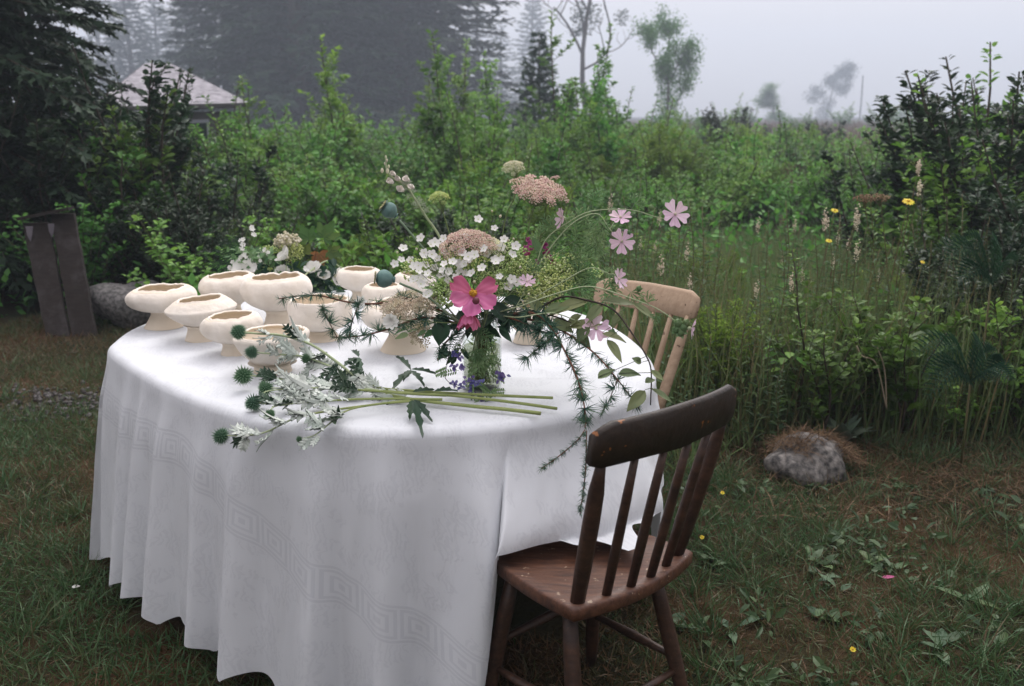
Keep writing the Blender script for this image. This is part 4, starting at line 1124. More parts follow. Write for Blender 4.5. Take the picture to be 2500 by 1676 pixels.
# ------------------------------------------------------------------ the glass jar
def thin(name, tintc, rough=.02, edge=.55, base=.04):
    """thin clear wall: see-through face on, reflecting at its grazing edges"""
    m, nt, N, L, b = newmat(name); N.remove(b)
    lw = N.new('ShaderNodeLayerWeight'); lw.inputs[0].default_value = .5
    pw = N.new('ShaderNodeMath'); pw.operation = 'POWER'; pw.inputs[1].default_value = 3.5
    ma = N.new('ShaderNodeMath'); ma.operation = 'MULTIPLY_ADD'; ma.inputs[1].default_value = edge; ma.inputs[2].default_value = base
    t = N.new('ShaderNodeBsdfTransparent'); t.inputs[0].default_value = col4(tintc)
    g = N.new('ShaderNodeBsdfGlossy'); g.inputs['Roughness'].default_value = rough
    mx = N.new('ShaderNodeMixShader'); L.new(lw.outputs['Facing'], pw.inputs[0]); L.new(pw.outputs[0], ma.inputs[0]); L.new(ma.outputs[0], mx.inputs[0]); L.new(t.outputs[0], mx.inputs[1]); L.new(g.outputs[0], mx.inputs[2])
    L.new(mx.outputs[0], N['Material Output'].inputs[0]); return m
GLASS = thin('clear_jar_glass', (.96, .98, .97)); WATER = thin('murky_vase_water', (.90, .92, .80), .05, .2, .02)
JB = PZ(1176, 962, BASEZ) + A(0, .052, 0)
JH = .186
jar = thing('glass_jar', 'clear screw-neck glass jar of water holding the big bouquet', 'jar', JB)
nb = NB(); pr = [(.020, .004), (.047, .003), (.0525, .010), (.053, .03), (.053, .130), (.051, .146), (.043, .158), (.041, .162), (.0435, .165), (.0425, .169), (.0438, .173), (.0428, .178), (.0432, JH)]
pi_ = [(r - .003, z + (.004 if i == 0 else 0)) for i, (r, z) in enumerate(pr)][::-1]
nb.lathe(np.concatenate([spline(pr, 40), A([.0415, JH + .002]), spline(pi_, 30)]), 40, JB, close=True); nb.obj('glass', GLASS, jar)
nb = NB(); nb.lathe([(.047, .009), (.0495, .014), (.0495, .03), (.0495, .118), (.0493, .120)], 32, JB); nb.obj('water', WATER, jar)

SEED = [100]
def from_jar(pts, spread=.03):
    """stem that starts in the jar, leaves by its neck and goes on through pts"""
    SEED[0] += 1; r = random.Random(SEED[0])
    q = np.asarray(pts, float); a = math.atan2(q[0][1] - JB[1], q[0][0] - JB[0])
    nk = JB + A(math.cos(a) * r.uniform(.008, spread), math.sin(a) * r.uniform(.008, spread), JH)
    b = JB + A(-math.cos(a) * r.uniform(.0, .03), -math.sin(a) * r.uniform(.0, .03), .016)
    return spline(np.concatenate([[b, nk], q]), 30)
BQ = 'stems of the big bouquet'
def stemmed(name, label, cat, pts, r0=.0022, r1=.0014, m=None, jarred=True, group=BQ):
    path = from_jar(pts) if jarred else spline(pts, 26)
    root = thing(name, label, cat, path[0], group)
    nb = NB(); nb.tube(path, np.linspace(r0, r1, len(path)), 6); nb.obj('stem', m or ST_G, root)
    return root, path
def px(l, Y): return [P(a, b, Y if len(t) == 0 else t[0]) for a, b, *t in l]

def open_flower(root, c, n, Rr, k, shape, pm, W, bend=.12, notch=0.0, roll=0.0, eye=M_YEL, er=.18, wave=.04, tilt=None, name='petal', skip=()):
    u, v, n = basis(n)
    if eye:
        nb = NB(); nb.ball(np.asarray(c) + n * Rr * .06, Rr * er, 10, 5, sc=(1, 1, .8))
        q = rdir(40); q = q[(q @ n) > .1]; dots(nb, np.asarray(c) + n * Rr * .06 + q * Rr * er, Rr * .04)
        root = nb.obj('flower_head', eye, root)
    for i in range(k):
        if i in skip: continue
        a = roll + i * 2 * math.pi / k; d = u * math.cos(a) + v * math.sin(a) + n * (0 if tilt is None else tilt)
        nb = NB(); SEED[0] += 1
        lamina(nb, np.asarray(c) + d * Rr * .06, d, n, Rr * random.Random(SEED[0]).uniform(.92, 1.05), W, shape, bend * random.Random(SEED[0] + 1).uniform(.4, 1.4), .10, notch, wave, 0, 11, 7, random.Random(SEED[0] + 2).uniform(.3, .8), SEED[0])
        nb.obj(name, pm, root)

# --- cosmos
r_, pth = stemmed('cosmos', 'large open pink cosmos with yellow eye over the jar', 'flower', px([(1165, 770, 2.44), (1168, 745, 2.42), (1157, 728, 2.405)], 2.4), .002, .0014)
c = P(1155, 718, 2.39); open_flower(r_, c, A(.02, -.75, .55), .060, 6, 'cosmos', M_COS, .049, .06, .05, .45, wave=.10, skip=(4,))
r_, pth = stemmed('cosmos', 'drooping crumpled pink cosmos hanging below the open one', 'flower', px([(1178, 790, 2.43), (1172, 765, 2.42), (1158, 762, 2.40)], 2.4), .0018, .0012)
c = P(1148, 762, 2.385); open_flower(r_, c, A(-.15, -.25, -.9), .044, 7, 'cosmos', M_COS, .030, .5, .08, .1, eye=None, wave=.12, tilt=.55)
nb = NB(); nb.ball(c + A(.004, 0, .004), .008, 8, 5); nb.obj('calyx', ST_G, r_)
r_, pth = stemmed('cosmos_bud', 'round dark red cosmos bud in front of the open cosmos', 'bud', px([(1180, 800, 2.42), (1182, 760, 2.37), (1170, 742, 2.355)], 2.38), .0015, .001)
nb = NB(); nb.ball(P(1162, 735, 2.355), .0095, 10, 6); nb.obj('bud', M_BUD, r_)
# --- poppy pods
ST_POP = mat('poppy_stem', (.16, .24, .15), (.22, .29, .18), .7, 30)
def poppy(label, pts, hc, ax, r):
    root, p = stemmed('poppy_pod', label, 'seed pod', pts, .0036, .0030, ST_POP)
    ax = nrm(ax); u, v, w = basis(ax)
    def turn(nb, prof, n=20, m=0):
        a = np.arange(n) * 2 * np.pi / n; V = []
        for rr, z in prof: V += [np.asarray(hc) + ax * z + (u * math.cos(x) + v * math.sin(x)) * rr * (1 + .03 * math.cos(8 * x)) for x in a]
        nb.add(np.array(V), [[i * n + j, i * n + (j + 1) % n, (i + 1) * n + (j + 1) % n, (i + 1) * n + j] for i in range(len(prof) - 1) for j in range(n)], m)
    nb = NB(); turn(nb, spline([(.25 * r, -1.25 * r), (.42 * r, -1.12 * r), (.3 * r, -1.0 * r), (.62 * r, -.82 * r), (.97 * r, -.25 * r), (1.0 * r, .15 * r), (.82 * r, .62 * r), (.45 * r, .86 * r), (.02, .9 * r)], 30)); nb.obj('pod', M_POP, root)
    nb = NB(); turn(nb, [(.001, .93 * r), (.5 * r, .95 * r), (.72 * r, 1.02 * r), (.5 * r, 1.06 * r), (.001, 1.04 * r)], 20)
    for k in range(10):
        a = k * .628; d = u * math.cos(a) + v * math.sin(a); nb.box(np.asarray(hc) + ax * 1.05 * r + d * .5 * r, (.5 * r, .10 * r, .12 * r), rot=np.stack([d, np.cross(ax, d), ax], 1))
    nb.obj('crown', M_STR, root)
poppy('blue-green poppy seed head on a bare stem below the pale spire', px([(1120, 720), (1080, 665), (1036, 610), (975, 538)], 2.52), P(950, 514, 2.52), A(-.75, -.15, .62), .0205)
poppy('blue-green poppy seed head reaching out over the bowls', px([(1120, 785), (1040, 722), (975, 692)], 2.42), P(938, 681, 2.40), A(-.95, -.1, .12), .0225)
# --- pale spire with buds
r_, pth = stemmed('larkspur_spire', 'pale larkspur spire with pink-white buds at its tip', 'flower', px([(1110, 690, 2.56), (1076, 585, 2.56), (1040, 530, 2.56), (1015, 490, 2.55), (990, 452, 2.55), (962, 437, 2.54), (944, 414, 2.54), (942, 382, 2.54)], 2.55), .0040, .0026, ST_P)
for a, b, s_ in ((942, 384, .55), (944, 392, .6), (940, 400, .55), (949, 407, .6), (933, 417, .8), (946, 418, .9)):
    nb = NB(); nb.ball(P(a, b, 2.54), .0062 * s_, 8, 5, sc=(.85, .85, 1.3)); nb.obj('bud', M_CRM, r_)
for a, b, s_ in ((959, 424, .9), (952, 443, 1.15), (970, 436, 1.0), (990, 437, 1.2), (1003, 456, 1.1), (977, 462, 1.25)):
    c = P(a, b, 2.535); nb = NB(); nb.ball(c, .0066 * s_, 8, 5, sc=(1.15, 1, .95)); nb.ball(c + A(.005, -.002, -.002) * s_, .0045 * s_, 6, 4)
    for k in range(4): lamina(nb, c, A(R.uniform(-1, 1), -.6, R.uniform(-.4, 1)), A(0, -1, .2), .013 * s_, .010 * s_, 'round', .3, nu=4, nv=3)
    nb.obj('blossom', leafmat('blush_petal_%d' % a, [(.80, .70, .62), (.85, .78, .72), (.88, .84, .80)], .2, .6, objvar=.05), r_)
nb = NB()
for t in np.linspace(.46, .72, 14):
    p, tg_ = along(pth, np.array([t])); a = R.uniform(0, 6.28); cutleaf(nb, p[0], A(math.cos(a), math.sin(a), .5), A(0, -.6, .7), .022, 0, 3)
nb.obj('leaf_tufts', leafmat('downy_leaf', [(.22, .27, .18), (.3, .34, .24), (.36, .4, .3)], .2, .6), r_, True, 'stuff')
# --- umbels
def umbel(label, stempts, c, n, Rr, count, fl, dome, mt, name='umbel_flower', ry=1.0, dotr=.0018, cat='flower', per=24, ur=.3, rays=True):
    root, p = stemmed(name, label, cat, stempts, .0024, .0018)
    u, v, n = basis(n); c = np.asarray(c); jn = p[-1]
    me = NB(); k = np.arange(per); rr = np.sqrt((k + .5) / per); th = k * 2.399
    C = np.stack([np.cos(th) * rr, np.sin(th) * rr, .35 * (1 - rr ** 2) + .05 * rng.normal(size=per)], 1)
    dots(me, C, rng.uniform(.14, .24, per))
    me = me.mesh('umbellet', mt, False)
    nb = NB()
    for i in range(count):
        q = math.sqrt((i + .5) / count) * R.uniform(.9, 1.12 if i > count * .7 else 1.0); a = i * 2.399 + R.uniform(-.2, .2)
        off = u * math.cos(a) * q * Rr + v * math.sin(a) * q * Rr * ry + n * (dome * Rr * (1 - q * q) + R.uniform(-.03, .03) * Rr)
        pt = c + off; s_ = Rr * ur * R.uniform(.75, 1.15)
        inst(me, 'umbellet', root, orient(pt, n + off / Rr * .5, R.uniform(0, 6), s_))
        if rays: m_ = (jn + pt) / 2 - n * .08 * Rr; nb.tube([jn, m_, pt], .0006, 3, cap=False)
    if rays: nb.obj('ray', ST_G, root)
    return root
umbel('half-open cream umbel on a wavy stem above the pink umbel', px([(1200, 720), (1222, 605), (1232, 545), (1240, 515), (1257, 480), (1259, 440)], 2.60), P(1253, 410, 2.60), A(-.1, -.55, .8), .027, 22, 0, .45, M_UMY, per=16, ur=.30)
umbel('broad flat dusty pink umbel raised above the other flowers', px([(1240, 720), (1265, 640), (1285, 575), (1305, 505)], 2.58), P(1318, 463, 2.56), A(.22, -.36, .9), .072, 60, 0, .05, M_UMP, ry=.95, ur=.20, per=20)
umbel('tiny pink umbel standing just over the broad flat one', px([(1290, 700), (1330, 520), (1356, 445)], 2.60), P(1358, 434, 2.60), A(0, -.3, .95), .012, 7, 0, .1, M_UMP, ur=.36)
umbel('domed dusty pink umbel in the heart of the bouquet', px([(1160, 740), (1150, 660), (1142, 620)], 2.50), P(1140, 598, 2.50), A(-.05, -.35, .93), .068, 64, 0, .40, M_UMP, ur=.20, per=20)
umbel('pale cream umbel half behind the domed pink one', px([(1190, 720), (1200, 650), (1200, 625)], 2.53), P(1200, 602, 2.53), A(.25, -.4, .85), .040, 20, 0, .25, M_UMY)
umbel('round green astrantia ball on an upright stem', px([(1130, 680), (1100, 580), (1082, 520)], 2.56), P(1072, 487, 2.56), A(-.1, -.3, .95), .026, 24, 0, .7, M_LIM, ur=.34, per=16)
for a, b, n_ in ((1040, 748, 1), (1000, 770, 2), (960, 755, 3), (1030, 815, 4), (985, 740, 5)):
    umbel(['', 'beige seed cluster against the larch twig', 'largest beige seed cluster left of the jar', 'tawny seed cluster beside the lower poppy pod', 'beige seed cluster hanging over the big bowl', 'brownish seed cluster under the poppy stem'][n_],
          px([(1130, 790), ((a + 1130) / 2, b - 5)], 2.46), P(a, b, 2.44 + .02 * n_), A(-.3, -.6, .6), .032 if n_ != 2 else .042, 16, 0, .5, M_BEI, 'seed_cluster', cat='seed head', ur=.46, rays=False)
# --- small white flowers
def little_white():
    nb = NB()
    for i in range(5):
        a = i * 1.2566; d = A(math.cos(a), math.sin(a), .12)
        lamina(nb, d * .06, d, A(0, 0, 1), 1.0, .85, 'round', .12, .08, .10, nu=5, nv=3, tint=.7, seed=i)
    nb.ball((0, 0, .05), .13, 6, 3, mat=1)
    return nb.mesh('flower', [M_WHT, M_LIM])
ME_LW = little_white()
nb = NB(); nb.ball((0, 0, .4), .45, 7, 5, sc=(1, 1, 1.35)); ME_WB = nb.mesh('bud', M_CRM)
LW = [(1168, 536), (1208, 558), (1027, 582), (1062, 592), (1083, 583), (1036, 618), (1055, 622), (1180, 608), (1190, 622), (1252, 622), (980, 635), (962, 645), (1147, 634), (1106, 607), (1040, 648), (1060, 655), (1085, 645), (1096, 662),
      (1120, 662), (1075, 672), (1045, 668), (1090, 684), (1050, 715), (1118, 700), (1230, 585), (1225, 605), (1105, 640), (1010, 650), (1128, 617), (1260, 690), (1240, 700), (985, 607), (1175, 655), (1150, 668), (1212, 640), (1065, 632), (1132, 645), (1022, 662), (1000, 635), (1086, 618)] + [(R.gauss(1080, 45), R.gauss(655, 28)) for _ in range(20)] + [(R.gauss(1180, 40), R.gauss(650, 25)) for _ in range(8)]
LWB = [(1200, 517), (1220, 530), (972, 618), (1242, 590), (1255, 585), (1005, 640), (960, 655), (1110, 690), (1185, 640), (1015, 610), (1160, 690), (1270, 655), (1290, 720)]
spr = ['tall white starry spray above the domed umbel', 'white starry spray left of the domed umbel', 'dense white starry spray before the domed umbel', 'white starry spray leaning over the poppy stem', 'white starry spray between the two pink umbels', 'white starry spray tucked beside the cosmos']
seeds = [(1190, 545), (990, 628), (1085, 652), (1050, 690), (1240, 610), (1150, 650)]
roots = [stemmed('white_flower_spray', l, 'flower', px([(1150, 740), ((a + 1150) / 2, b * .5 + 350)], 2.47), .0016, .0010) for l, (a, b) in zip(spr, seeds)]
tw = [NB() for _ in roots]
for lst, me, nm_, s0 in ((LW, ME_LW, 'flower', .0118), (LWB, ME_WB, 'bud', .0075)):
    for a, b in lst:
        k = min(range(6), key=lambda i: (seeds[i][0] - a) ** 2 + 1.5 * (seeds[i][1] - b) ** 2)
        Y = 2.44 + .05 * R.uniform(-1, 1) + max(0, (640 - b)) * .0009
        p = P(a + R.uniform(-2, 2), b, Y); n = A(R.uniform(-.5, .5), -.75 + R.uniform(-.3, .3), .6)
        inst(me, nm_, roots[k][0], orient(p, n, R.uniform(0, 6), s0 * R.uniform(.85, 1.15)))
        q = roots[k][1][-1]; m_ = (p + q) / 2 + A(0, .01, -.02); tw[k].tube(spline([q, m_, p - nrm(n) * .002], 6), .0007, 3, cap=False)
for (rt, _), nb in zip(roots, tw): nb.obj('twig', ST_G, rt)
# --- airy lime filler
def filler(label, c, rad_, nn, mt=M_FIL, dr=.0030, pts=None, name='filler_spray'):
    nn = int(nn * 1.25); c = np.asarray(c); rt, p = stemmed(name, label, 'foliage', pts if pts is not None else [(JB + A(0, 0, JH) + c) / 2 + A(0, 0, .02), c], .0016, .0009)
    q = c + rdir(nn) * (rng.random(nn) ** .45)[:, None] * np.asarray(rad_)
    nb = NB(); dots(nb, q, rng.uniform(.6, 1.3, nn) * dr); o = nb.obj('floret_cloud', mt, rt, False, 'stuff')
    nb = NB()
    for i in range(0, nn, 9): nb.tube([c + (q[i] - c) * .1 + A(0, 0, -.01), (c + q[i]) / 2, q[i]], .0005, 3, cap=False)
    nb.obj('twig', ST_G, rt)
    return rt
for l, a, b, Y, r3, nn in (('lime green filler behind the cosmos petals', 1200, 690, 2.50, (.055, .05, .05), 420), ('lime filler spray right of the magenta flowers', 1370, 655, 2.56, (.07, .05, .045), 430), ('olive filler spray under the mallow leaves', 1310, 725, 2.52, (.065, .05, .04), 420),
                         ('yellow-green filler spray reaching toward the pale chair', 1420, 670, 2.60, (.06, .04, .035), 300), ('olive filler left of the cosmos', 1085, 715, 2.46, (.05, .04, .04), 380), ('lime filler beside the round white flower', 1265, 655, 2.55, (.05, .05, .04), 300),
                         ('lime filler in the middle of the white sprays', 1130, 630, 2.55, (.08, .05, .045), 380)):
    filler(l, P(a, b, Y), r3, nn)
# --- magenta flowers
for l, pts in (('magenta stock spike among the mallow leaves', [(1288, 582), (1294, 592), (1284, 603), (1296, 608), (1280, 615), (1290, 622)]), ('faded magenta stock spike behind the lime filler', [(1325, 622), (1318, 630), (1335, 612), (1340, 628), (1312, 640), (1330, 600), (1350, 640)])):
    rt, p = stemmed('stock_flower', l, 'flower', px([(1250, 700), pts[-1]], 2.60), .0016, .001)
    for a, b in pts:
        nb = NB(); c = P(a, b, 2.59)
        for k in range(5): lamina(nb, c, A(R.uniform(-1, 1), -.5, R.uniform(-1, 1)), A(0, -1, .3), .012, .010, 'round', .2, nu=4, nv=3, tint=R.random())
        nb.obj('blossom', M_MAG, rt)
# --- mallows
def mallow(label, pts, flowers, lvs=(), buds=(), r0=.002, Y=2.55):
    rt, p = stemmed('mallow', label, 'flower', px(pts, Y), r0, .0012, ST_P)
    for (a, b, y, n, s_) in flowers:
        c = P(a, b, y); q = p[np.argmin(np.sum((p - c) ** 2, 1))]
        nb = NB(); nb.tube(spline([q, (q + c) / 2 + A(0, 0, .006), c - nrm(n) * .006], 6), .0009, 4, cap=False); nb.ball(c - nrm(n) * .005, .0055, 7, 4); nb.obj('calyx', ST_P, rt)
        open_flower(rt, c, n, s_, 5, 'heart', M_MAL, s_ * 1.02, .10, .16, R.uniform(0, 1.2), M_CRM, .10, .03, tilt=.12)
    for (a, b, y, s_) in lvs:
        nb = NB(); c = P(a, b, y); q = p[np.argmin(np.sum((p - c) ** 2, 1))]; nb.tube([q, (q + c) / 2, c], .0008, 3, cap=False)
        cutleaf(nb, c, (c - q) + A(.2, -.1, .1) * .02, A(R.uniform(-.4, .4), -.8, .55), s_ * 1.15)
        nb.obj('leaf', M_CUT, rt, False)
    for (a, b, y, s_) in buds:
        c = P(a, b, y); nb = NB(); nb.ball(c, s_, 8, 5, sc=(1, 1, 1.1))
        for k in range(5): lamina(nb, c, A(math.cos(k * 1.256), -.3, math.sin(k * 1.256)), A(0, -1, 0), s_ * 1.7, s_, 'ovate', .3, nu=4, nv=3)
        nb.obj('bud', M_CUT, rt)
    return rt
mallow('pale pink mallow stem arching high with a star-shaped bloom at its end', [(1290, 690), (1330, 590), (1385, 545), (1445, 516), (1540, 513), (1600, 530), (1632, 536)],
       [(1648, 524, 2.50, A(.1, -.9, .35), .036), (1372, 533, 2.52, A(-.9, -.3, .15), .027)], [(1450, 490, 2.54, .035), (1462, 540, 2.52, .04), (1550, 498, 2.54, .035), (1335, 505, 2.56, .035), (1345, 555, 2.56, .04), (1450, 570, 2.5, .042)], [(1590, 508, 2.53, .0075), (1567, 540, 2.5, .006), (1672, 546, 2.5, .006)], Y=2.54)
mallow('pale pink mallow stem with a wide open bloom facing outward', [(1290, 710), (1320, 640), (1390, 552), (1455, 522), (1485, 555), (1500, 575)],
       [(1518, 590, 2.47, A(.05, -.97, .2), .033), (1515, 532, 2.55, A(-.1, -.6, .8), .030)], [(1455, 600, 2.5, .042), (1470, 560, 2.5, .03), (1400, 590, 2.55, .04)], [(1536, 568, 2.46, .005)], Y=2.52)
mallow('pale pink mallow leaning before the pale chair rail', [(1290, 735), (1370, 690), (1440, 655), (1490, 670)],
       [(1510, 682, 2.46, A(.75, -.55, .3), .028)], [(1490, 720, 2.45, .04), (1540, 715, 2.44, .035), (1420, 640, 2.5, .03)], [(1560, 705, 2.44, .007), (1500, 735, 2.44, .006)], Y=2.48)
mallow('long mallow stem curving down past the pale chair with a green bud knot', [(1280, 745), (1370, 714), (1440, 700), (1520, 722), (1600, 752), (1650, 785)],
       [(1688, 803, 2.36, A(.95, -.2, -.1), .026)], [(1600, 770, 2.38, .022), (1580, 740, 2.4, .03)], [(1655, 790, 2.37, .011), (1668, 800, 2.37, .012), (1662, 812, 2.37, .011), (1675, 790, 2.37, .010), (1650, 805, 2.37, .010)], Y=2.40)
mallow('pale pink mallow lying low over the cloth beside the sage leaves', [(1270, 775), (1350, 765), (1410, 785), (1440, 795)],
       [(1455, 803, 2.38, A(.05, -.85, .5), .036)], [(1380, 790, 2.42, .03)], [(1494, 813, 2.37, .009)], Y=2.40)
mallow('small pale pink mallow beside the round white flower', [(1250, 760), (1280, 715)], [(1286, 688, 2.44, A(.1, -.6, .75), .022)], [(1300, 660, 2.47, .03)], (), Y=2.46)
# --- more greenery round the neck and among the mallows
def spray(label, c, r3, k, L, m, Y=None, cut=True):
    c = np.asarray(c); rt, p = stemmed('cut_leaf_spray', label, 'foliage', [(JB + A(0, 0, JH) + c) / 2 + A(0, 0, .015), c], .0016, .001, ST_P if cut else ST_G)
    for i in range(k):
        q = c + rdir(1)[0] * (R.random() ** .5) * np.asarray(r3); nb = NB(); s0 = p[min(len(p) - 1, R.randrange(len(p) // 2, len(p)))]
        nb.tube([s0, (s0 + q) / 2 + A(0, 0, .006), q], .0007, 3, cap=False)
        if cut: cutleaf(nb, q, (q - s0) + rdir(1)[0] * .02, A(R.uniform(-.6, .6), -.7, .6), L * R.uniform(.7, 1.2))
        else: SEED[0] += 1; lamina(nb, q, (q - s0) + rdir(1)[0] * .03, A(R.uniform(-.6, .6), -.6, .7), L * R.uniform(.7, 1.2), L * .42, 'ovate', R.uniform(-.3, .1), .2, 0, .08, 0, 8, 3, R.random(), SEED[0])
        nb.obj('leaf', m, rt, not cut)
spray('feathery cut leaves behind the open mallows', P(1400, 590, 2.58), (.085, .05, .06), 14, .052, M_CUT)
spray('feathery cut leaves beside the pale chair rail', P(1430, 690, 2.54), (.085, .05, .04), 14, .048, M_CUT)
spray('feathery cut leaves over the magenta flowers', P(1330, 570, 2.62), (.05, .04, .04), 8, .042, M_CUT)
spray('deep green leaves packed round the jar neck', P(1190, 785, 2.47), (.075, .05, .03), 20, .05, M_DGL, cut=False)
spray('deep green leaves under the lime filler', P(1290, 760, 2.52), (.08, .05, .03), 16, .05, M_DGL, cut=False)
spray('mid-green leaves behind the white sprays', P(1120, 700, 2.56), (.08, .05, .05), 18, .042, M_CUT, cut=False)
spray('green leaves low beside the beige seed clusters', P(1020, 800, 2.47), (.06, .04, .03), 9, .04, M_CUT, cut=False)
spray('cut leaves hanging over the front of the jar', P(1165, 860, 2.425), (.050, .012, .055), 12, .036, M_CUT)
spray('deep green leaves hanging beside the jar', P(1110, 850, 2.44), (.03, .02, .05), 7, .04, M_DGL, cut=False)
filler('lime filler between the two pink umbels', P(1245, 630, 2.55), (.05, .04, .05), 330)
filler('pale lime filler over the sage leaves', P(1345, 690, 2.52), (.06, .04, .04), 330)
filler('lime filler left of the white sprays', P(1020, 660, 2.50), (.05, .04, .035), 260)
# --- larch
def tuft_mesh(n=34, L=1.0, flat=0):
    nb = NB(); d = rdir(n); d[:, 2] = np.abs(d[:, 2]) * .9 + .25
    leaves(nb, np.zeros((n, 3)), d, rdir(n), L * rng.uniform(.7, 1.1, n), L * .055, BLADE, 0, rng.random(n)); return nb.mesh('needle_tuft', M_LARCH, False)
TUF = [tuft_mesh() for _ in range(4)]
def larch(label, pts, Y=2.5, side=(), tuft=.037, gap=.021, tip=True, jarred=True, r0=.0034):
    rt, p = stemmed('larch_branch', label, 'branch', px(pts, Y), r0 * 1.3, .0014, ST_B, jarred)
    paths = [p[len(p) // 4:]] if jarred else [p]
    for s_ in side:
        q = spline(px(s_, Y), 16); paths.append(q); nb = NB(); nb.tube(q, np.linspace(.0016, .0007, len(q)), 5); nb.obj('twig', ST_B, rt)
    for q in paths:
        l = np.concatenate([[0], np.cumsum(np.linalg.norm(np.diff(q, axis=0), axis=1))])
        for t in np.arange(gap, l[-1], gap):
            c = np.array([np.interp(t, l, q[:, k]) for k in range(3)]); n = rdir(1)[0]; n[2] -= .25; n[1] -= .2
            inst(R.choice(TUF), 'needle_tuft', rt, orient(c, n, R.uniform(0, 6), tuft * R.uniform(.8, 1.2)))
        # single needles at the young end
        k = 60; t = l[-1] * (1 - .35 * rng.random(k)); c = np.stack([np.interp(t, l, q[:, k_]) for k_ in range(3)], 1); tg_ = nrm(q[-1] - q[-4])
        nb = NB(); leaves(nb, c, rdir(k) * .8 + tg_ * .8, rdir(k), .017, .0016, BLADE, 0, np.clip(.6 + .3 * rng.random(k), 0, 1)); nb.obj('needles', M_LARCH, rt, False, 'stuff')
    return rt
larch('larch branch with brown twig reaching left over the big bowl', [(1120, 790, 2.46), (1040, 776, 2.43), (985, 790, 2.41), (935, 808, 2.40), (870, 822, 2.38), (810, 824, 2.37)], 2.4, [[(822, 822, 2.37), (805, 790, 2.36), (785, 748, 2.35)], [(852, 822, 2.37), (862, 780, 2.37), (880, 735, 2.38)]])
larch('larch branch arching over the plump bowl with a bright green tip', [(1110, 775, 2.50), (1000, 728, 2.52), (920, 742, 2.53), (850, 738, 2.53), (790, 724, 2.52), (740, 722, 2.52), (680, 730, 2.51)], 2.52, tuft=.031, gap=.025)
larch('long larch branch bending down toward the brown chair', [(1240, 770, 2.46), (1300, 765, 2.42), (1345, 800, 2.38), (1390, 880, 2.30), (1418, 950, 2.24), (1430, 1020, 2.18), (1428, 1045, 2.15)], 2.35, [[(1365, 812, 2.36), (1320, 845, 2.36), (1280, 880, 2.37)]], tuft=.040)
larch('slim larch branch trailing over the sage leaves', [(1250, 775, 2.48), (1330, 790, 2.44), (1380, 812, 2.40), (1450, 862, 2.34), (1510, 930, 2.28), (1562, 1000, 2.24)], 2.35, [[(1508, 925, 2.28), (1490, 970, 2.26), (1468, 1012, 2.24)]], tuft=.031, gap=.025)
larch('larch branch hanging below the cosmos by the jar neck', [(1130, 800, 2.47), (1095, 830, 2.42), (1078, 850, 2.41), (1068, 880, 2.40)], 2.42, tuft=.042, gap=.024)
larch('dark larch branch filling the right side of the jar mouth', [(1215, 775, 2.47), (1255, 780, 2.44), (1300, 800, 2.42), (1340, 815, 2.41)], 2.44, tuft=.044, gap=.018)
larch('young larch tip drooping in front of the cloth beside the chair rail', [(1428, 1050, 2.14), (1410, 1075, 2.12), (1370, 1110, 2.11), (1322, 1145, 2.10)], 2.1, tuft=.016, gap=.012, jarred=False, r0=.001)
larch('thin larch end hanging behind the brown back post', [(1432, 1052, 2.13), (1430, 1140, 2.09), (1424, 1200, 2.08), (1416, 1255, 2.07)], 2.08, tuft=.016, gap=.011, jarred=False, r0=.001)
# --- branch of sage-green oval leaves
def leafbranch(label, pts, lvs, Y, m=ST_K, lm=M_OVAL, name='leafy_branch', r0=.0032, jarred=True):
    rt, p = stemmed(name, label, 'branch', px(pts, Y), r0, .0016, m, jarred)
    for (a, b, y, a2, b2, y2, w) in lvs:
        c, e = P(a, b, y), P(a2, b2, y2); d = e - c; q = p[np.argmin(np.sum((p - c) ** 2, 1))]
        nb = NB(); SEED[0] += 1
        lamina(nb, c, d, A(R.uniform(-.5, .5), -.45, .8), np.linalg.norm(d), w, 'ovate', R.uniform(-.25, .1), .22, 0, .05, 0, 9, 5, R.random(), SEED[0])
        nb.tube([q, c + A(0, 0, .003), c + d * .5 + A(0, 0, .002)], [.0010, .0008, .0004], 3, cap=False); nb.obj('leaf', lm, rt)
    return rt
leafbranch('dark twig with pale sage leaves curving down beside the brown chair', [(1300, 760, 2.46), (1370, 726, 2.44), (1430, 733, 2.42), (1495, 755, 2.38), (1540, 810, 2.33), (1578, 870, 2.28), (1590, 910, 2.26), (1588, 990, 2.24)],
    [(1440, 735, 2.42, 1330, 765, 2.43, .042), (1470, 745, 2.40, 1425, 790, 2.37, .03), (1470, 735, 2.42, 1560, 745, 2.41, .03), (1545, 740, 2.4, 1605, 785, 2.37, .024), (1470, 815, 2.36, 1530, 832, 2.34, .026), (1482, 830, 2.35, 1520, 886, 2.31, .028), (1440, 800, 2.37, 1405, 838, 2.36, .030),
     (1565, 888, 2.28, 1542, 875, 2.28, .022), (1510, 915, 2.27, 1565, 910, 2.27, .032), (1460, 925, 2.28, 1500, 900, 2.29, .028), (1575, 935, 2.25, 1600, 925, 2.25, .022), (1590, 905, 2.26, 1622, 930, 2.24, .016), (1590, 950, 2.24, 1645, 985, 2.22, .022), (1575, 955, 2.25, 1530, 1005, 2.22, .034), (1520, 765, 2.38, 1490, 800, 2.36, .028), (1420, 770, 2.4, 1380, 800, 2.4, .032)], 2.35)
leafbranch('short sage-leaved twig under the lime filler', [(1270, 770, 2.46), (1340, 770, 2.43), (1400, 790, 2.40)], [(1330, 765, 2.44, 1395, 745, 2.43, .040), (1350, 780, 2.42, 1400, 815, 2.40, .034), (1390, 800, 2.4, 1470, 790, 2.38, .034), (1320, 760, 2.45, 1290, 725, 2.46, .03), (1410, 800, 2.4, 1440, 850, 2.36, .026)], 2.42)
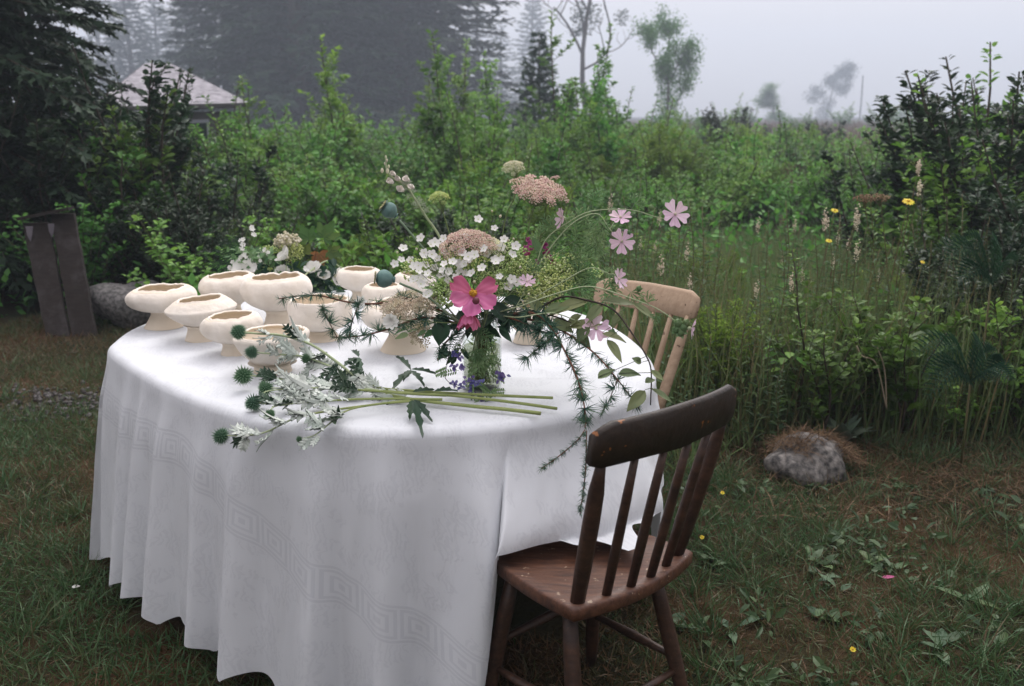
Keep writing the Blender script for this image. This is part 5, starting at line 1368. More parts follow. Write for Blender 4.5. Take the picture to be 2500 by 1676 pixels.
leafbranch('stem of deep green leaves at the left of the jar neck', [(1110, 790, 2.45), (1085, 800, 2.42)], [(1085, 785, 2.42, 1070, 845, 2.40, .052), (1090, 800, 2.43, 1060, 770, 2.42, .04), (1120, 760, 2.45, 1150, 800, 2.42, .04), (1200, 740, 2.46, 1240, 790, 2.44, .045), (1210, 770, 2.45, 1180, 800, 2.42, .04), (1230, 730, 2.5, 1280, 750, 2.48, .04)], 2.43, ST_G, M_DGL)
leafbranch('stem of blue-green leaves under the magenta flowers', [(1250, 720, 2.55), (1300, 610, 2.57)], [(1300, 580, 2.57, 1325, 628, 2.55, .022), (1310, 620, 2.57, 1340, 660, 2.55, .022), (1270, 640, 2.56, 1245, 600, 2.57, .02), (1370, 690, 2.54, 1400, 720, 2.52, .02)], 2.56, ST_G, M_CUT)
# --- violet vetch at the foot of the jar
def vetch(label, pts, fl, lv, Y):
    rt, p = stemmed('vetch_vine', label, 'flower', px(pts, Y), .0010, .0007, ST_K, False)
    for a, b in fl:
        c = P(a, b, Y); nb = NB()
        for k in range(6): lamina(nb, c + A(R.uniform(-.008, .008), 0, R.uniform(-.006, .006)), A(R.uniform(-1, 1), -.5, R.uniform(-1.2, .4)), A(0, -1, .3), .016, .008, 'ovate', .25, nu=4, nv=3, tint=R.random())
        nb.obj('blossom', M_VIO, rt)
    nb = NB()
    for a, b in lv:
        c = P(a, b, Y + .01); d = A(R.uniform(-1, 1), -.3, R.uniform(-.5, .5)); q = c + nrm(d) * .045
        nb.tube([c, (c + q) / 2 + A(0, 0, .003), q], .0005, 3, cap=False); t = np.linspace(.15, 1, 7)
        for s_ in (-1, 1):
            pos = c + (q - c) * t[:, None]; leaves(nb, pos, A(0, 0, s_) + nrm(d) * .4, A(0, -1, .3), .011, .005, OVAL, 0, rng.uniform(.3, .8, 7))
    nb.obj('leaflets', M_CUT, rt, False, 'stuff')
vetch('violet vetch trailing down the left of the jar onto the thistle stems', [(1100, 840), (1090, 900), (1088, 925), (1115, 945), (1160, 958), (1210, 970)], [(1113, 858), (1122, 868), (1108, 894), (1125, 890), (1110, 932), (1130, 940), (1145, 925), (1160, 935), (1175, 930), (1165, 965), (1180, 972), (1150, 950)],
      [(1060, 915), (1120, 905), (1140, 915), (1180, 940), (1200, 965), (1150, 975), (1130, 990), (1190, 955), (1215, 950), (1140, 900)], 2.40)
vetch('violet vetch sprig hanging at the right side of the jar', [(1200, 850), (1215, 890), (1225, 915)], [(1222, 912), (1230, 918), (1218, 922)], [(1205, 880), (1195, 905), (1235, 955), (1180, 890), (1185, 870)], 2.43)
r_, pth = stemmed('bent_green_stem', 'bare bent green stem looping out under the cosmos', 'stem', px([(1180, 800, 2.40), (1190, 765, 2.385), (1187, 755, 2.385), (1165, 765, 2.38)], 2.4), .0013, .0011, ST_G)
r_, pth = stemmed('pale_green_stem', 'pale straight stem hanging in front of the jar', 'stem', px([(1158, 885, 2.44), (1160, 840, 2.43), (1168, 800, 2.42)], 2.4), .0016, .0013, ST_P, False)
# greenery between the stems inside the jar
for l, pts in (('feathery greenery standing in the jar water', [(1165, 930), (1180, 850), (1190, 790)]), ('second wisp of greenery inside the jar', [(1190, 940), (1170, 860), (1160, 795)]), ('dense greenery pressed against the jar wall', [(1150, 935), (1155, 860), (1165, 800)]), ('greenery along the right wall of the jar', [(1205, 935), (1200, 860), (1190, 800)])):
    pp = px(pts, JB[1])
    rt = thing('jar_greenery', l, 'foliage', pp[0], BQ); path = spline(pp, 16); nb = NB(); nb.tube(path, .0012, 4)
    nb.obj('stem', ST_G, rt); nb = NB()
    for t in np.linspace(.05, .95, 12):
        c, _ = along(path, np.array([t])); cutleaf(nb, c[0], A(R.uniform(-1, 1), R.uniform(-1, 1), .6), rdir(1)[0], .026)
    nb.obj('leaflets', M_FIL, rt, False, 'stuff')
# white loose blossom left
rt, p = stemmed('phlox', 'loose white blossom lying over the left larch branch', 'flower', px([(1120, 790), (1030, 785), (965, 780)], 2.41), .0014, .001)
for k in range(9):
    nb = NB(); lamina(nb, P(955, 783, 2.40), A(math.cos(k * .7), -.5, math.sin(k * .7)), A(0, -1, .3), .026, .014, 'strap', .15, nu=6, nv=3, tint=.7); nb.obj('petal', M_WHT, rt)
rt, p = stemmed('phlox', 'small white blossom on the upper larch branch', 'flower', px([(1110, 770), (1000, 745), (900, 732)], 2.50), .0014, .001)
for k in range(6):
    nb = NB(); lamina(nb, P(882, 735, 2.50), A(math.cos(k * 1.05), -.4, math.sin(k * 1.05)), A(0, -1, .3), .022, .011, 'ovate', .15, nu=5, nv=3, tint=.7); nb.obj('petal', M_WHT, rt)
# ------------------------------------------------------------------ cut globe thistles lying on the cloth
def globe_mesh(n):
    nb = NB(); nb.ball((0, 0, 0), .66, 12, 8, tint=.0)
    k = np.arange(n); z = 1 - 2 * (k + .5) / n; th = k * 2.399963; d = np.stack([np.sqrt(1 - z * z) * np.cos(th), np.sqrt(1 - z * z) * np.sin(th), z], 1)
    for i in range(n):
        u, v, w = basis(d[i]); b = d[i] * .60; t = d[i] * (1.08 + .10 * math.sin(i * 7.7))
        a = np.arange(4) * np.pi / 2; ring = [b + (u * math.cos(x) + v * math.sin(x)) * .085 for x in a]
        nb.add(np.array(ring + [t]), [[j, (j + 1) % 4, 4] for j in range(4)], 0, np.array([.1, .1, .1, .1, 1.0]))
    return nb.mesh('globe', M_GLB, False)
GLOBE = globe_mesh(120)
def zs(a, b, z): return PZ(a, b, z)
def thleaf(rt, c, d, L, W, up=True):
    """spiny lobed leaf, dark above and silver below"""
    SEED[0] += 1; n = A(R.uniform(-.6, .6), R.uniform(-.1, .7), -.8) * R.choice([-1, 1, 1, 1, 1, 1])
    nb = NB(); d = nrm(d); nn = nrm(n - d * np.dot(n, d)); s_ = np.cross(nn, d)
    lamina(nb, c, d, nn, L, W * .5, 'lance', R.uniform(-.3, .3), .2, 0, .1, 0, 8, 3, R.random(), SEED[0], under=1)
    m = 4
    for k in range(m):
        t = .15 + .7 * k / m
        for sg in (-1, 1):
            b = c + d * L * t + nn * 0; q = nrm(d * .75 + s_ * sg)
            lamina(nb, b, q, nn, W * (.85 - .5 * abs(t - .4)), W * .42, 'lance', R.uniform(-.4, .5), .2, 0, .1, 0, 4, 3, R.random(), SEED[0] + k, under=1)
    return nb.obj('leaf', [M_THD, M_SIL], rt, False)
TH = 'cut globe thistles on the cloth'
def thistle(label, pts, heads, nleaf, thick=.004):
    path = spline(px(pts, 2.4), 36)
    rt = thing('globe_thistle', label, 'thistle', path[0], TH)
    half = int(len(path) * .55)
    nb = NB(); nb.tube(path[:half + 1], np.linspace(thick * .5, thick * .8, half + 1), 7); nb.obj('stem', ST_P, rt)
    nb = NB(); nb.tube(path[half:], np.linspace(thick * .8, thick, len(path) - half), 8); nb.obj('cut_stem', ST_C, rt)
    for a, b, Y, r in heads:
        c = P(a, b, Y); fw = c[1] * _c + (H - c[2]) * _sn
        inst(GLOBE, 'globe', rt, orient(c, rdir(1)[0], R.uniform(0, 6), r * fw / FPX * 1.1))
        q = path[np.argmin(np.sum((path - c) ** 2, 1))]
        if np.linalg.norm(q - c) > .012: nb = NB(); nb.tube(spline([c, (c + q) / 2 + A(0, 0, .006), q + (path[-1] - q) * .1], 8), .0018, 5, cap=False); nb.obj('side_stem', ST_P, rt)
    for i in range(nleaf):
        t = np.array([.14 + .48 * (i + R.random()) / nleaf]); c, tg_ = along(path, t)
        d = -nrm(tg_[0]) * R.uniform(.5, 1.3) + A(R.uniform(-.4, .4), R.uniform(-.4, .3), R.choice([-1, 1]) * R.uniform(.15, .7)); L = R.uniform(.05, .09) * (.65 + .35 * smooth01((t[0] - .14) / .2))
        if inside(c[0]) and c[0][2] + nrm(d)[2] * L < TOPZ + .006: d[2] = abs(d[2]) * .4
        thleaf(rt, c[0], d, L, L * R.uniform(.32, .5))
    return rt
ST_C = mat('thistle_stem', (.20, .25, .075), (.27, .31, .11), .6, 30)
def inside(p):
    q = np.argmin(np.sum((EDGE - p[:2]) ** 2, 1)); return np.dot(p[:2] - EDGE[q], NOUT[q]) < .03
thistle('globe thistle whose head stands up against the small-footed bowl', [(590, 812, 2.54), (640, 816, 2.53), (690, 820, 2.53), (760, 842, 2.52), (830, 890, 2.48), (900, 945, 2.43), (985, 972, 2.365), (1130, 990, 2.31), (1235, 1000, 2.28), (1320, 1010, 2.25)], [(582, 811, 2.54, 19)], 13, .0052)
thistle('globe thistle with a head before the ragged-rimmed bowl', [(622, 861, 2.51), (680, 866, 2.51), (745, 872, 2.51), (830, 905, 2.48), (920, 945, 2.42), (1000, 954, 2.40), (1130, 962, 2.39), (1350, 972, 2.36)], [(614, 861, 2.51, 16.5), (747, 876, 2.50, 12)], 13, .004)
thistle('globe thistle with the largest spiny head', [(602, 917, 2.49), (650, 921, 2.48), (720, 930, 2.46), (820, 942, 2.43), (960, 957, 2.39), (1100, 966, 2.37), (1230, 980, 2.33), (1360, 998, 2.28)], [(594, 917, 2.49, 23)], 13, .0042)
thistle('globe thistle with two heads touching beneath silver leaves', [(655, 948, 2.40), (720, 948, 2.40), (800, 948, 2.40), (900, 954, 2.39), (1000, 962, 2.36), (1090, 966, 2.35)], [(648, 948, 2.40, 18.5), (640, 978, 2.33, 12)], 11, .0034)
thistle('globe thistle with a round head over the rounded rim of the cloth', [(626, 984, 2.305), (680, 986, 2.30), (745, 984, 2.31), (850, 976, 2.33), (960, 974, 2.34), (1080, 976, 2.34)], [(618, 984, 2.305, 20), (659, 1012, 2.215, 13)], 10, .0034)
thistle('globe thistle whose lowest head hangs over the side of the cloth', [(548, 1064, 2.18), (600, 1064, 2.16), (650, 1055, 2.165), (720, 1022, 2.20), (800, 1004, 2.24), (900, 990, 2.28), (1000, 978, 2.32)], [(539, 1065, 2.18, 20.5)], 9, .0032)
thistle('globe thistle with a tiny unopened head near the cloth edge', [(737, 1072, 2.10), (770, 1062, 2.11), (810, 1030, 2.17), (850, 1002, 2.245), (920, 988, 2.29), (1010, 980, 2.31)], [(731, 1073, 2.10, 8.5)], 8, .0026)
z0 = TOPZ + .006
rt = thing('thistle_leaf_sprig', 'dark spiky leaf sprig lying across the thistle stems', 'leaf', PZ(1010, 960, z0), TH)
for a, b, c_, d_ in ((1003, 904, 966, 852), (1004, 904, 950, 948), (1003, 902, 1064, 908), (1004, 905, 1036, 934), (1003, 905, 985, 925), (1008, 958, 1062, 948), (1008, 978, 1033, 1052), (1010, 976, 1056, 1022), (1006, 978, 1000, 1020), (1060, 956, 1118, 950), (876, 872, 858, 846), (876, 873, 880, 916), (875, 874, 834, 892), (768, 880, 744, 908), (769, 879, 800, 852), (768, 878, 750, 856)):
    p, q = PZ(a, b, z0 + .03), PZ(c_, d_, z0 + .03 if d_ < 980 else z0 + .01); nb = NB(); SEED[0] += 1
    n = A(.1, -.3, 1); L = np.linalg.norm(q - p); d = nrm(q - p); s_ = np.cross(n, d)
    lamina(nb, p, q - p, n, L, .024, 'ovate', -.1, .25, 0, .1, 0, 9, 3, R.random(), SEED[0], jag=.4); nb.obj('leaf', M_THD, rt, False)

# ------------------------------------------------------------------ second bunch: cut garden flowers behind the bowls
B2Y = 3.98
GB = 'cut garden flowers behind the bowls'
b2 = PZ(690, 745, TOPZ + .012)
def b2stem(name, label, cat, pts, m=ST_G, r=.002):
    rt, p = stemmed(name, label, cat, [b2 + A(R.uniform(-.05, .1), R.uniform(-.08, .08), R.uniform(.0, .03))] + px(pts, B2Y), r, r * .6, m, False, GB); return rt, p
for l, cl_ in (('white sprigged flower spray standing at the left of the garden bunch', [(590, 590), (595, 602), (590, 612), (600, 620), (588, 628), (604, 632), (580, 640), (596, 645), (612, 560), (620, 575), (565, 655), (572, 645), (600, 655)]),
               ('white sprigged flower spray in the middle of the garden bunch', [(640, 615), (650, 612), (656, 620), (628, 628), (620, 635), (634, 642), (640, 650), (628, 656), (665, 632), (630, 675), (638, 686), (645, 668)])):
    rt, p = b2stem('white_flower_spray', l, 'flower', [(cl_[-1][0], 690), cl_[3]])
    nb = NB()
    for a, b in cl_:
        for k in range(3):
            c = P(a + R.uniform(-5, 5), b + R.uniform(-5, 5), B2Y + R.uniform(-.05, .05)); inst(ME_LW, 'flower', rt, orient(c, A(R.uniform(-.6, .6), -.8, .5), R.uniform(0, 6), .0095 * R.uniform(.8, 1.2)))
            q = p[min(len(p) - 1, int(len(p) * .8))]; nb.tube([q, (q + c) / 2, c], .0008, 3, cap=False)
    nb.obj('twig', ST_G, rt)
    nb = NB(); k = 120; c = np.array([P(R.choice(cl_)[0] + R.uniform(-20, 25), R.uniform(610, 700), B2Y + R.uniform(-.06, .06)) for _ in range(k)])
    leaves(nb, c, rdir(k), A(0, -.6, .8) + rng.normal(0, .5, (k, 3)), .03, .018, OVAL); nb.obj('leaflets', M_CUT, rt, False, 'stuff')
def cupflower(label, a, b, s_, n, k=6, pm=M_WHT, tilt=.6):
    s_ *= 1.35
    rt, p = b2stem('white_mallow', label, 'flower', [((a + 690) / 2, (b + 745) / 2), (a + 3, b + 8)], ST_P)
    open_flower(rt, P(a, b, B2Y - .06), n, s_, k, 'round', pm, s_ * .95, .2, .06, .3, M_CRM, .18, .05, tilt=tilt)
cupflower('large white open bloom at the left end of the garden bunch', 598, 672, .045, A(.1, -.5, .85), 6, M_WHT, .5)
cupflower('nodding white bloom in the middle of the garden bunch', 702, 630, .036, A(-.6, -.2, .5), 6)
cupflower('round white bloom low in front of the garden bunch', 698, 672, .036, A(-.3, -.8, .3), 7)
cupflower('white trumpet bloom facing the maple leaves', 768, 664, .034, A(-.2, -.5, .8), 6)
cupflower('white trumpet bloom at the right end of the garden bunch', 815, 673, .034, A(.8, -.5, -.1), 6)
cupflower('small white bloom between the trumpet blooms', 790, 678, .026, A(.2, -.6, .7), 6)
for l, a, b, r3, nn, mt, dr in (('cream flower cluster at the top of the garden bunch', 700, 588, (.06, .04, .035), 170, M_CRM, .0075), ('lime green spray beside the cream cluster', 712, 612, (.055, .04, .05), 420, M_LIM, .0034), ('yellow-green spray under the white blooms', 655, 672, (.05, .04, .04), 300, M_LIM, .0034), ('lime sprig behind the white sprays', 660, 610, (.05, .03, .02), 160, M_LIM, .003)):
    c = P(a, b, B2Y); rt, p = b2stem('flower_cluster', l, 'flower', [(a, b + 30), (a, b)]); q = c + rdir(nn) * (rng.random(nn) ** .5)[:, None] * np.asarray(r3)
    nb = NB(); dots(nb, q, rng.uniform(.6, 1.3, nn) * dr); nb.obj('floret_cloud', mt, rt, False, 'stuff')
    nb = NB()
    for i in range(0, nn, 6): nb.tube([p[-1], (c + q[i]) / 2, q[i]], .0007, 3, cap=False)
    nb.obj('twig', ST_G, rt)
def mapleleaf(nb, c, d, n, L, mat=0):
    u, v, n = basis(n); d = nrm(np.asarray(d) - n * np.dot(d, n)); s_ = np.cross(n, d)
    for k, (a, l) in enumerate(((0, 1), (.85, .85), (-.85, .85), (1.75, .55), (-1.75, .55))):
        q = d * math.cos(a) + s_ * math.sin(a); lamina(nb, c, q, n, L * l, L * .62 * l, 'ovate', .05, .1, 0, .03, mat, 7, 3, R.random(), k, jag=.22)
rt, p = b2stem('maple_sprig', 'green maple leaf sprig with a rusty leaf in the garden bunch', 'leaf', [(760, 660), (775, 600)], ST_B)
for a, b, L, d, m in ((752, 585, .075, A(-.4, -.3, 1), 0), (790, 580, .085, A(.5, -.3, .9), 0), (745, 620, .06, A(-.2, -.3, .9), 0), (780, 620, .07, A(.2, -.3, -.9), 1), (805, 615, .06, A(.9, -.3, -.2), 0), (770, 640, .06, A(-.6, -.3, -.8), 0), (815, 640, .05, A(.7, -.2, -.6), 0), (735, 655, .06, A(-.6, -.2, .2), 0)):
    nb = NB(); mapleleaf(nb, P(a, b, B2Y + .05), d, A(R.uniform(-.3, .3), -.85, .4), L); nb.obj('leaf', M_RUS if m else M_MAP, rt)
rt, p = b2stem('bean_pod_sprig', 'pair of pale cut stems sticking out right of the maple leaves', 'stem', [(790, 640), (830, 652), (852, 660)], ST_P, .0035)
rt, p = b2stem('orange_flower', 'small orange bloom beside the wide-mouthed bowl', 'flower', [(590, 690), (562, 686)])
open_flower(rt, P(560, 682, B2Y - .05), A(0, -.5, .8), .022, 9, 'strap', M_ORG, .011, .1, 0, 0, M_YEL, .3, .05, tilt=.3)
rt, p = b2stem('garden_greenery', 'low green leaves under the garden bunch', 'foliage', [(700, 720), (740, 715)])
nb = NB(); k = 260; c = np.array([P(R.uniform(600, 825), R.uniform(650, 735), B2Y + R.uniform(-.1, .1)) for _ in range(k)]); c[:, 2] = np.maximum(c[:, 2], TOPZ + .01)
leaves(nb, c, rdir(k), A(0, -.6, .8) + rng.normal(0, .5, (k, 3)), .045, .026, OVAL); nb.obj('foliage', M_DGL, rt, False, 'stuff')
# feathery frond left of the bunch
def frond(rt, base, tip, W, n=16, m=M_FERN, sag=.08, dens=8, nm='frond'):
    base, tip = np.asarray(base), np.asarray(tip); L = np.linalg.norm(tip - base); mid = (base + tip) / 2 + A(0, 0, sag * L)
    path = spline([base, mid, tip], 14); nb = NB(); nb.tube(path, np.linspace(.0022, .0006, len(path)), 4, cap=False)
    tg0 = nrm(tip - base); side = nrm(np.cross(tg0, A(0, -.7, .7)))
    for i in range(n):
        t = .12 + .86 * i / n; c, tg_ = along(path, np.array([t])); l = W * math.sin(math.pi * (.12 + .85 * t) ** .8) + .01
        for sg in (-1, 1):
            d = nrm(side * sg + nrm(tg_[0]) * .55 + A(0, 0, -.15)); k = dens; tt = np.linspace(.05, 1, k)
            pos = c[0] + d * l * tt[:, None] - A(0, 0, 1) * .15 * l * (tt ** 2)[:, None]
            dd = np.where((np.arange(k) % 2)[:, None] > 0, 1, -1) * nrm(tg_[0]) + d * .7
            leaves(nb, pos, dd, A(0, -.4, .9), l * .24 * (1.15 - tt), l * .10, DIAMOND, 0, rng.uniform(.2, .9, k))
            leaves(nb, c, d, A(0, -.4, .9), l, l * .06, DIAMOND, 0, .4)
    return nb.obj(nm, m, rt, False)
rt = thing('fern', 'dark feathery fern fronds beside the white sprays of the garden bunch', 'fern', PZ(600, 740, TOPZ + .01), GB)
for a, b, a2, b2_ in ((600, 690, 505, 640), (600, 680, 520, 605), (605, 670, 535, 588), (600, 700, 510, 668), (605, 660, 560, 575)):
    frond(rt, P(a, b, B2Y + .1), P(a2, b2_, B2Y + .15), .035, 14)

# ------------------------------------------------------------------ boards, boulders, ground litter
GREYW = wood_mat('weathered_board', (.016, .011, .009), (.030, .022, .018), (.055, .046, .046), .85)
GREYL = mat('bleached_patch', (.16, .145, .165), (.11, .10, .115), .9, 10)
bd = PZ(175, 822, 0.0)
rt = thing('leaning_boards', 'two old dark boards nailed side by side, leaning before the thicket', 'boards', bd)
YB = bd[1]
def board(x0b, x1b, x0t, x1t, yb, yt, zb, zt, nm='board'):
    nb = NB(); th = .03; V = []
    M = 10
    for i in range(M + 1):
        t = i / M; a, b = x0b + (x0t - x0b) * t, x1b + (x1t - x1b) * t; y = yb + (yt - yb) * t; z = zb + (zt - zb) * t
        w = .003 * math.sin(i * 2.1)
        for x, dy in ((a + w, 0), (a + w, th), (b + w, th), (b + w, 0)): V.append([x, y + dy, z])
    F = [[i * 4 + j, i * 4 + (j + 1) % 4, i * 4 + 4 + (j + 1) % 4, i * 4 + 4 + j] for i in range(M) for j in range(4)] + [[3, 2, 1, 0], [M * 4, M * 4 + 1, M * 4 + 2, M * 4 + 3]]
    nb.add(V, F); return nb.obj(nm, GREYW, rt, smooth=False)
T_ = [P(52, 545, YB + .35), P(118, 530, YB + .35), P(178, 520, YB + .35)]
B_ = [P(112, 830, YB), P(170, 822, YB), P(232, 806, YB)]
for i in range(2): board(B_[i][0] + .006, B_[i + 1][0] - .006, T_[i][0] + .006, T_[i + 1][0] - .006, YB + .02 * i, YB + .35 + .02 * i, -.02, T_[i][2] + .02 * i)
nb = NB(); a, b = T_[0] + A(.0, -.015, .032), T_[2] + A(.0, -.015, .034); nb.box((a + b) / 2, (np.linalg.norm(b - a), .09, .022), rot=np.stack([nrm(b - a), nrm(np.cross(A(0, 0, 1), nrm(b - a))), A(0, 0, 1)], 1)); nb.obj('top_batten', GREYW, rt, smooth=False)
for (a, b, w, h) in ((75, 570, .05, .10), (128, 562, .045, .09)):
    nb = NB(); c = P(a, b, YB + .28); V = [c + A(-w / 2, -.012, h / 2), c + A(w / 2, -.012, h / 2), c + A(w * .35, -.02, -h * .1), c + A(w * .1, -.026, -h * .55), c + A(-w * .35, -.02, -h * .1)]
    V = V + [v + A(0, .006, 0) for v in V]; nb.add(V, [[4, 3, 2, 1, 0]]); nb.add(V, [[5, 6, 7, 8, 9]]); nb.obj('bleached_splinter', GREYL, rt, smooth=False)

def boulder(name, label, c, r, seed, m):
    nb = NB(); n, k = 40, 24; rg = np.random.default_rng(seed); ph = rg.uniform(0, 6, (8, 3)); fr = rg.uniform(1.2, 4.5, (8, 3)); am = .16 / np.arange(1, 9) ** .8
    th = np.linspace(0, np.pi, k); a = np.arange(n) * 2 * np.pi / n
    V = np.stack([np.sin(th)[:, None] * np.cos(a), np.sin(th)[:, None] * np.sin(a), np.repeat(np.cos(th)[:, None], n, 1)], -1)
    d = 1 + sum(am[i] * np.sin((V * fr[i]).sum(-1) + ph[i, 0]) for i in range(8)) + .02 * np.sin((V * 13).sum(-1) + 1) + .012 * rg.normal(size=V.shape[:2])
    V = V * d[..., None] * np.asarray(r) + np.asarray(c)
    i, j = np.meshgrid(np.arange(k - 1), np.arange(n), indexing='ij'); i = i.ravel(); j = j.ravel()
    nb.add(V.reshape(-1, 3), np.stack([i * n + j, (i + 1) * n + j, (i + 1) * n + (j + 1) % n, i * n + (j + 1) % n], 1))
    return tag(nb.obj(name, m), label, 'rock')
ROCK = mat('speckled_granite', (.05, .048, .047), (.26, .24, .22), .9, 34, .9, 22, detail=12, dist=.02)
ROCK2 = mat('dark_lichen_rock', (.06, .058, .056), (.20, .19, .185), .9, 40, .7, 25, detail=8, dist=.02)
bc = PZ(2000, 1185, 0)
boulder('boulder', 'speckled granite boulder capped with dry brown grass on the lawn', (bc[0], bc[1] + .16, .03), (.165, .14, .13), 3, ROCK)
l0 = PZ(322, 792, 0); boulder('boulder', 'grey lichened boulder between the leaning boards and the table', (l0[0], l0[1] + .1, .11), (.30, .28, .22), 8, ROCK2)
DRY = leafmat('dry_thatch', [(.07, .038, .019), (.12, .066, .032), (.19, .12, .06)], .15, .7, objvar=0)
nb = NB(); n = 1300; a = rng.uniform(0, 6.28, n); q = np.sqrt(rng.random(n)); xx = bc[0] + np.cos(a) * q * .20 + .02; yy = bc[1] + .19 + np.sin(a) * q * .15
hz_ = .028 + .132 * np.sqrt(np.clip(1 - ((xx - bc[0]) / .19) ** 2 - ((yy - bc[1] - .16) / .165) ** 2, 0, 1)); ok = (yy > bc[1] + .09 + .05 * np.sin(xx * 30)) ; xx, yy, hz_ = xx[ok], yy[ok], hz_[ok]; n = len(xx)
leaves(nb, np.stack([xx, yy, hz_], 1), np.stack([rng.normal(.3, .8, n), rng.normal(-.3, .6, n), rng.normal(.05, .25, n)], 1), A(0, 0, 1) + rng.normal(0, .3, (n, 3)), rng.uniform(.04, .11, n), .0028, BLADE, 0, rng.random(n))
tag(nb.obj('dry_grass', DRY, None, False, 'stuff'), 'brown dry grass matted over the granite boulder', 'grass')
nb = NB(); n = 2600; xx = rng.uniform(.75, 3.3, n); yy = rng.uniform(3.3, 4.7, n)
leaves(nb, np.stack([xx, yy, gz(xx, yy) + .01], 1), np.stack([rng.normal(0, 1, n), rng.normal(0, 1, n), rng.normal(.25, .25, n)], 1), A(0, 0, 1) + rng.normal(0, .4, (n, 3)), rng.uniform(.06, .17, n), .003, BLADE, 0, rng.random(n))
tag(nb.obj('dead_grass', DRY, None, False, 'stuff'), 'fallen dry stalks along the edge of the long grass', 'grass')
# gravel by the boards
nb = NB(); n = 900; xx = rng.uniform(-3.3, -1.55, n); yy = 4.85 + .16 * rng.normal(size=n)
for i in range(n): nb.ball((xx[i], yy[i], gz(xx[i], yy[i]) + .004), rng.uniform(.006, .020), 5, 2, tint=rng.random(), sc=rng.uniform(.6, 1.2, 3))
tag(nb.obj('gravel', leafmat('gravel_stone', [(.035, .03, .027), (.075, .068, .064), (.14, .13, .13)], 0, .9, objvar=0), None, False, 'stuff'), 'strip of gravel on the ground before the boards', 'gravel')

# ------------------------------------------------------------------ weeds at the right
WEEDL = leafmat('weed_leaf', [(.04, .085, .035), (.07, .13, .05), (.11, .18, .07)], .3, .5, objvar=.2)
WSTEM = mat('weed_stem', (.09, .11, .04), (.13, .085, .04), .7, 6)
MULL = leafmat('downy_grey_leaf', [(.10, .15, .10), (.15, .205, .14), (.2, .25, .18)], .25, .7, objvar=.12)
def weed_proto(h, nl, L, W, head):
    st, lf = NB(), NB(); p = spline([(0, 0, -.02), (.02, .01, h * .35), (-.01, .02, h * .7), (.03, 0, h)], 12); st.tube(p, np.linspace(.0042, .0018, len(p)), 5)
    t = np.linspace(.08, .92, nl); pos, tg_ = along(p, t); a = np.arange(nl) * 2.4
    leaves(lf, pos, np.stack([np.cos(a), np.sin(a), np.full(nl, .35)], 1), A(0, 0, 1), L * (1.15 - .75 * t), W * (1.15 - .75 * t), OVAL)
    rt = bpy.data.objects.new('tall_weed', None); COL.objects.link(rt)
    for nm_, nb_, m_ in (('stem', st, WSTEM), ('foliage', lf, WEEDL)):
        o = bpy.data.objects.new(nm_, nb_.mesh(nm_, m_, nm_ == 'stem')); COL.objects.link(o); o.parent = rt
        if nm_ != 'stem': o['kind'] = 'stuff'
    if head:
        nb = NB(); k = 50; q = p[-1] + rdir(k) * rng.random((k, 1)) * A(.02, .02, .07) - A(0, 0, .03); dots(nb, q, .0045); o = bpy.data.objects.new('seed_head', nb.mesh('seed_head', head, False)); COL.objects.link(o); o.parent = rt
    return rt
WP = [weed_proto(.75, 34, .085, .018, None), weed_proto(.95, 40, .08, .022, None), weed_proto(.85, 26, .07, .016, M_BEI), weed_proto(.6, 24, .075, .032, None)]
WL = ['narrow-leaved green weed standing in the long grass', 'tall leafy weed standing in the long grass', 'brown seed-headed weed standing in the long grass', 'low broad-leaved weed at the edge of the long grass']
WG = ['narrow-leaved weeds in the long grass', 'tall leafy weeds in the long grass', 'seed-headed weeds in the long grass', 'low broad-leaved weeds in the long grass']
first = [True] * 4
spots = []
for i in range(300):
    x, y = R.uniform(.55, 2.9), R.uniform(4.05, 6.4)
    if abs(x) > .55 * y: continue
    if x > 1.0 and x < 2.0 and y > 5.4 and R.random() < .6: continue
    k = R.choice([0, 0, 1, 1, 2, 3, 3] if y > 4.5 else [0, 3, 3]); s_ = R.uniform(.65, 1.15) * (.8 if y < 4.5 else 1)
    if first[k]: first[k] = False; o = WP[k]; o.location = (x, y, float(gz(x, y))); o.rotation_euler = (0, 0, R.uniform(0, 6)); o.scale = (s_,) * 3; tag(o, WL[k], 'weed', WG[k])
    else:
        o = copy_thing(WP[k], (x, y, gz(x, y)), R.uniform(0, 6.28), s_, WL[k], WG[k]); o['category'] = 'weed'
# flowering stalks
def stalk(name, label, cat, a, b, Y, build, m=WSTEM, lean=.05):
    t = P(a, b, Y); g = A(t[0] - lean, Y, gz(t[0], Y)); path = spline([g, g + A(-.01, 0, t[2] * .5), t], 12); rt = thing(name, label, cat, g)
    nb = NB(); nb.tube(path, np.linspace(.004, .002, len(path)), 5); nb.obj('stem', m, rt)
    nb = NB(); k = 9; tt = np.linspace(.1, .7, k); pos, _ = along(path, tt); an = np.arange(k) * 2.4; leaves(nb, pos, np.stack([np.cos(an), np.sin(an), np.full(k, .4)], 1), A(0, 0, 1), .09 * (1.2 - tt), .016, OVAL); nb.obj('foliage', WEEDL, rt, False, 'stuff')
    build(rt, t); return rt
def daisy(s_): 
    def f(rt, t): open_flower(rt, t, A(0, -.45, .9), s_, 12, 'strap', M_YP, s_ * .4, -.1, 0, 0, M_YEL, .28, .05)
    return f
M_SEED = leafmat('dry_brown_seed', [(.16, .09, .05), (.26, .16, .10), (.38, .26, .17)], .1, .8, objvar=.05)
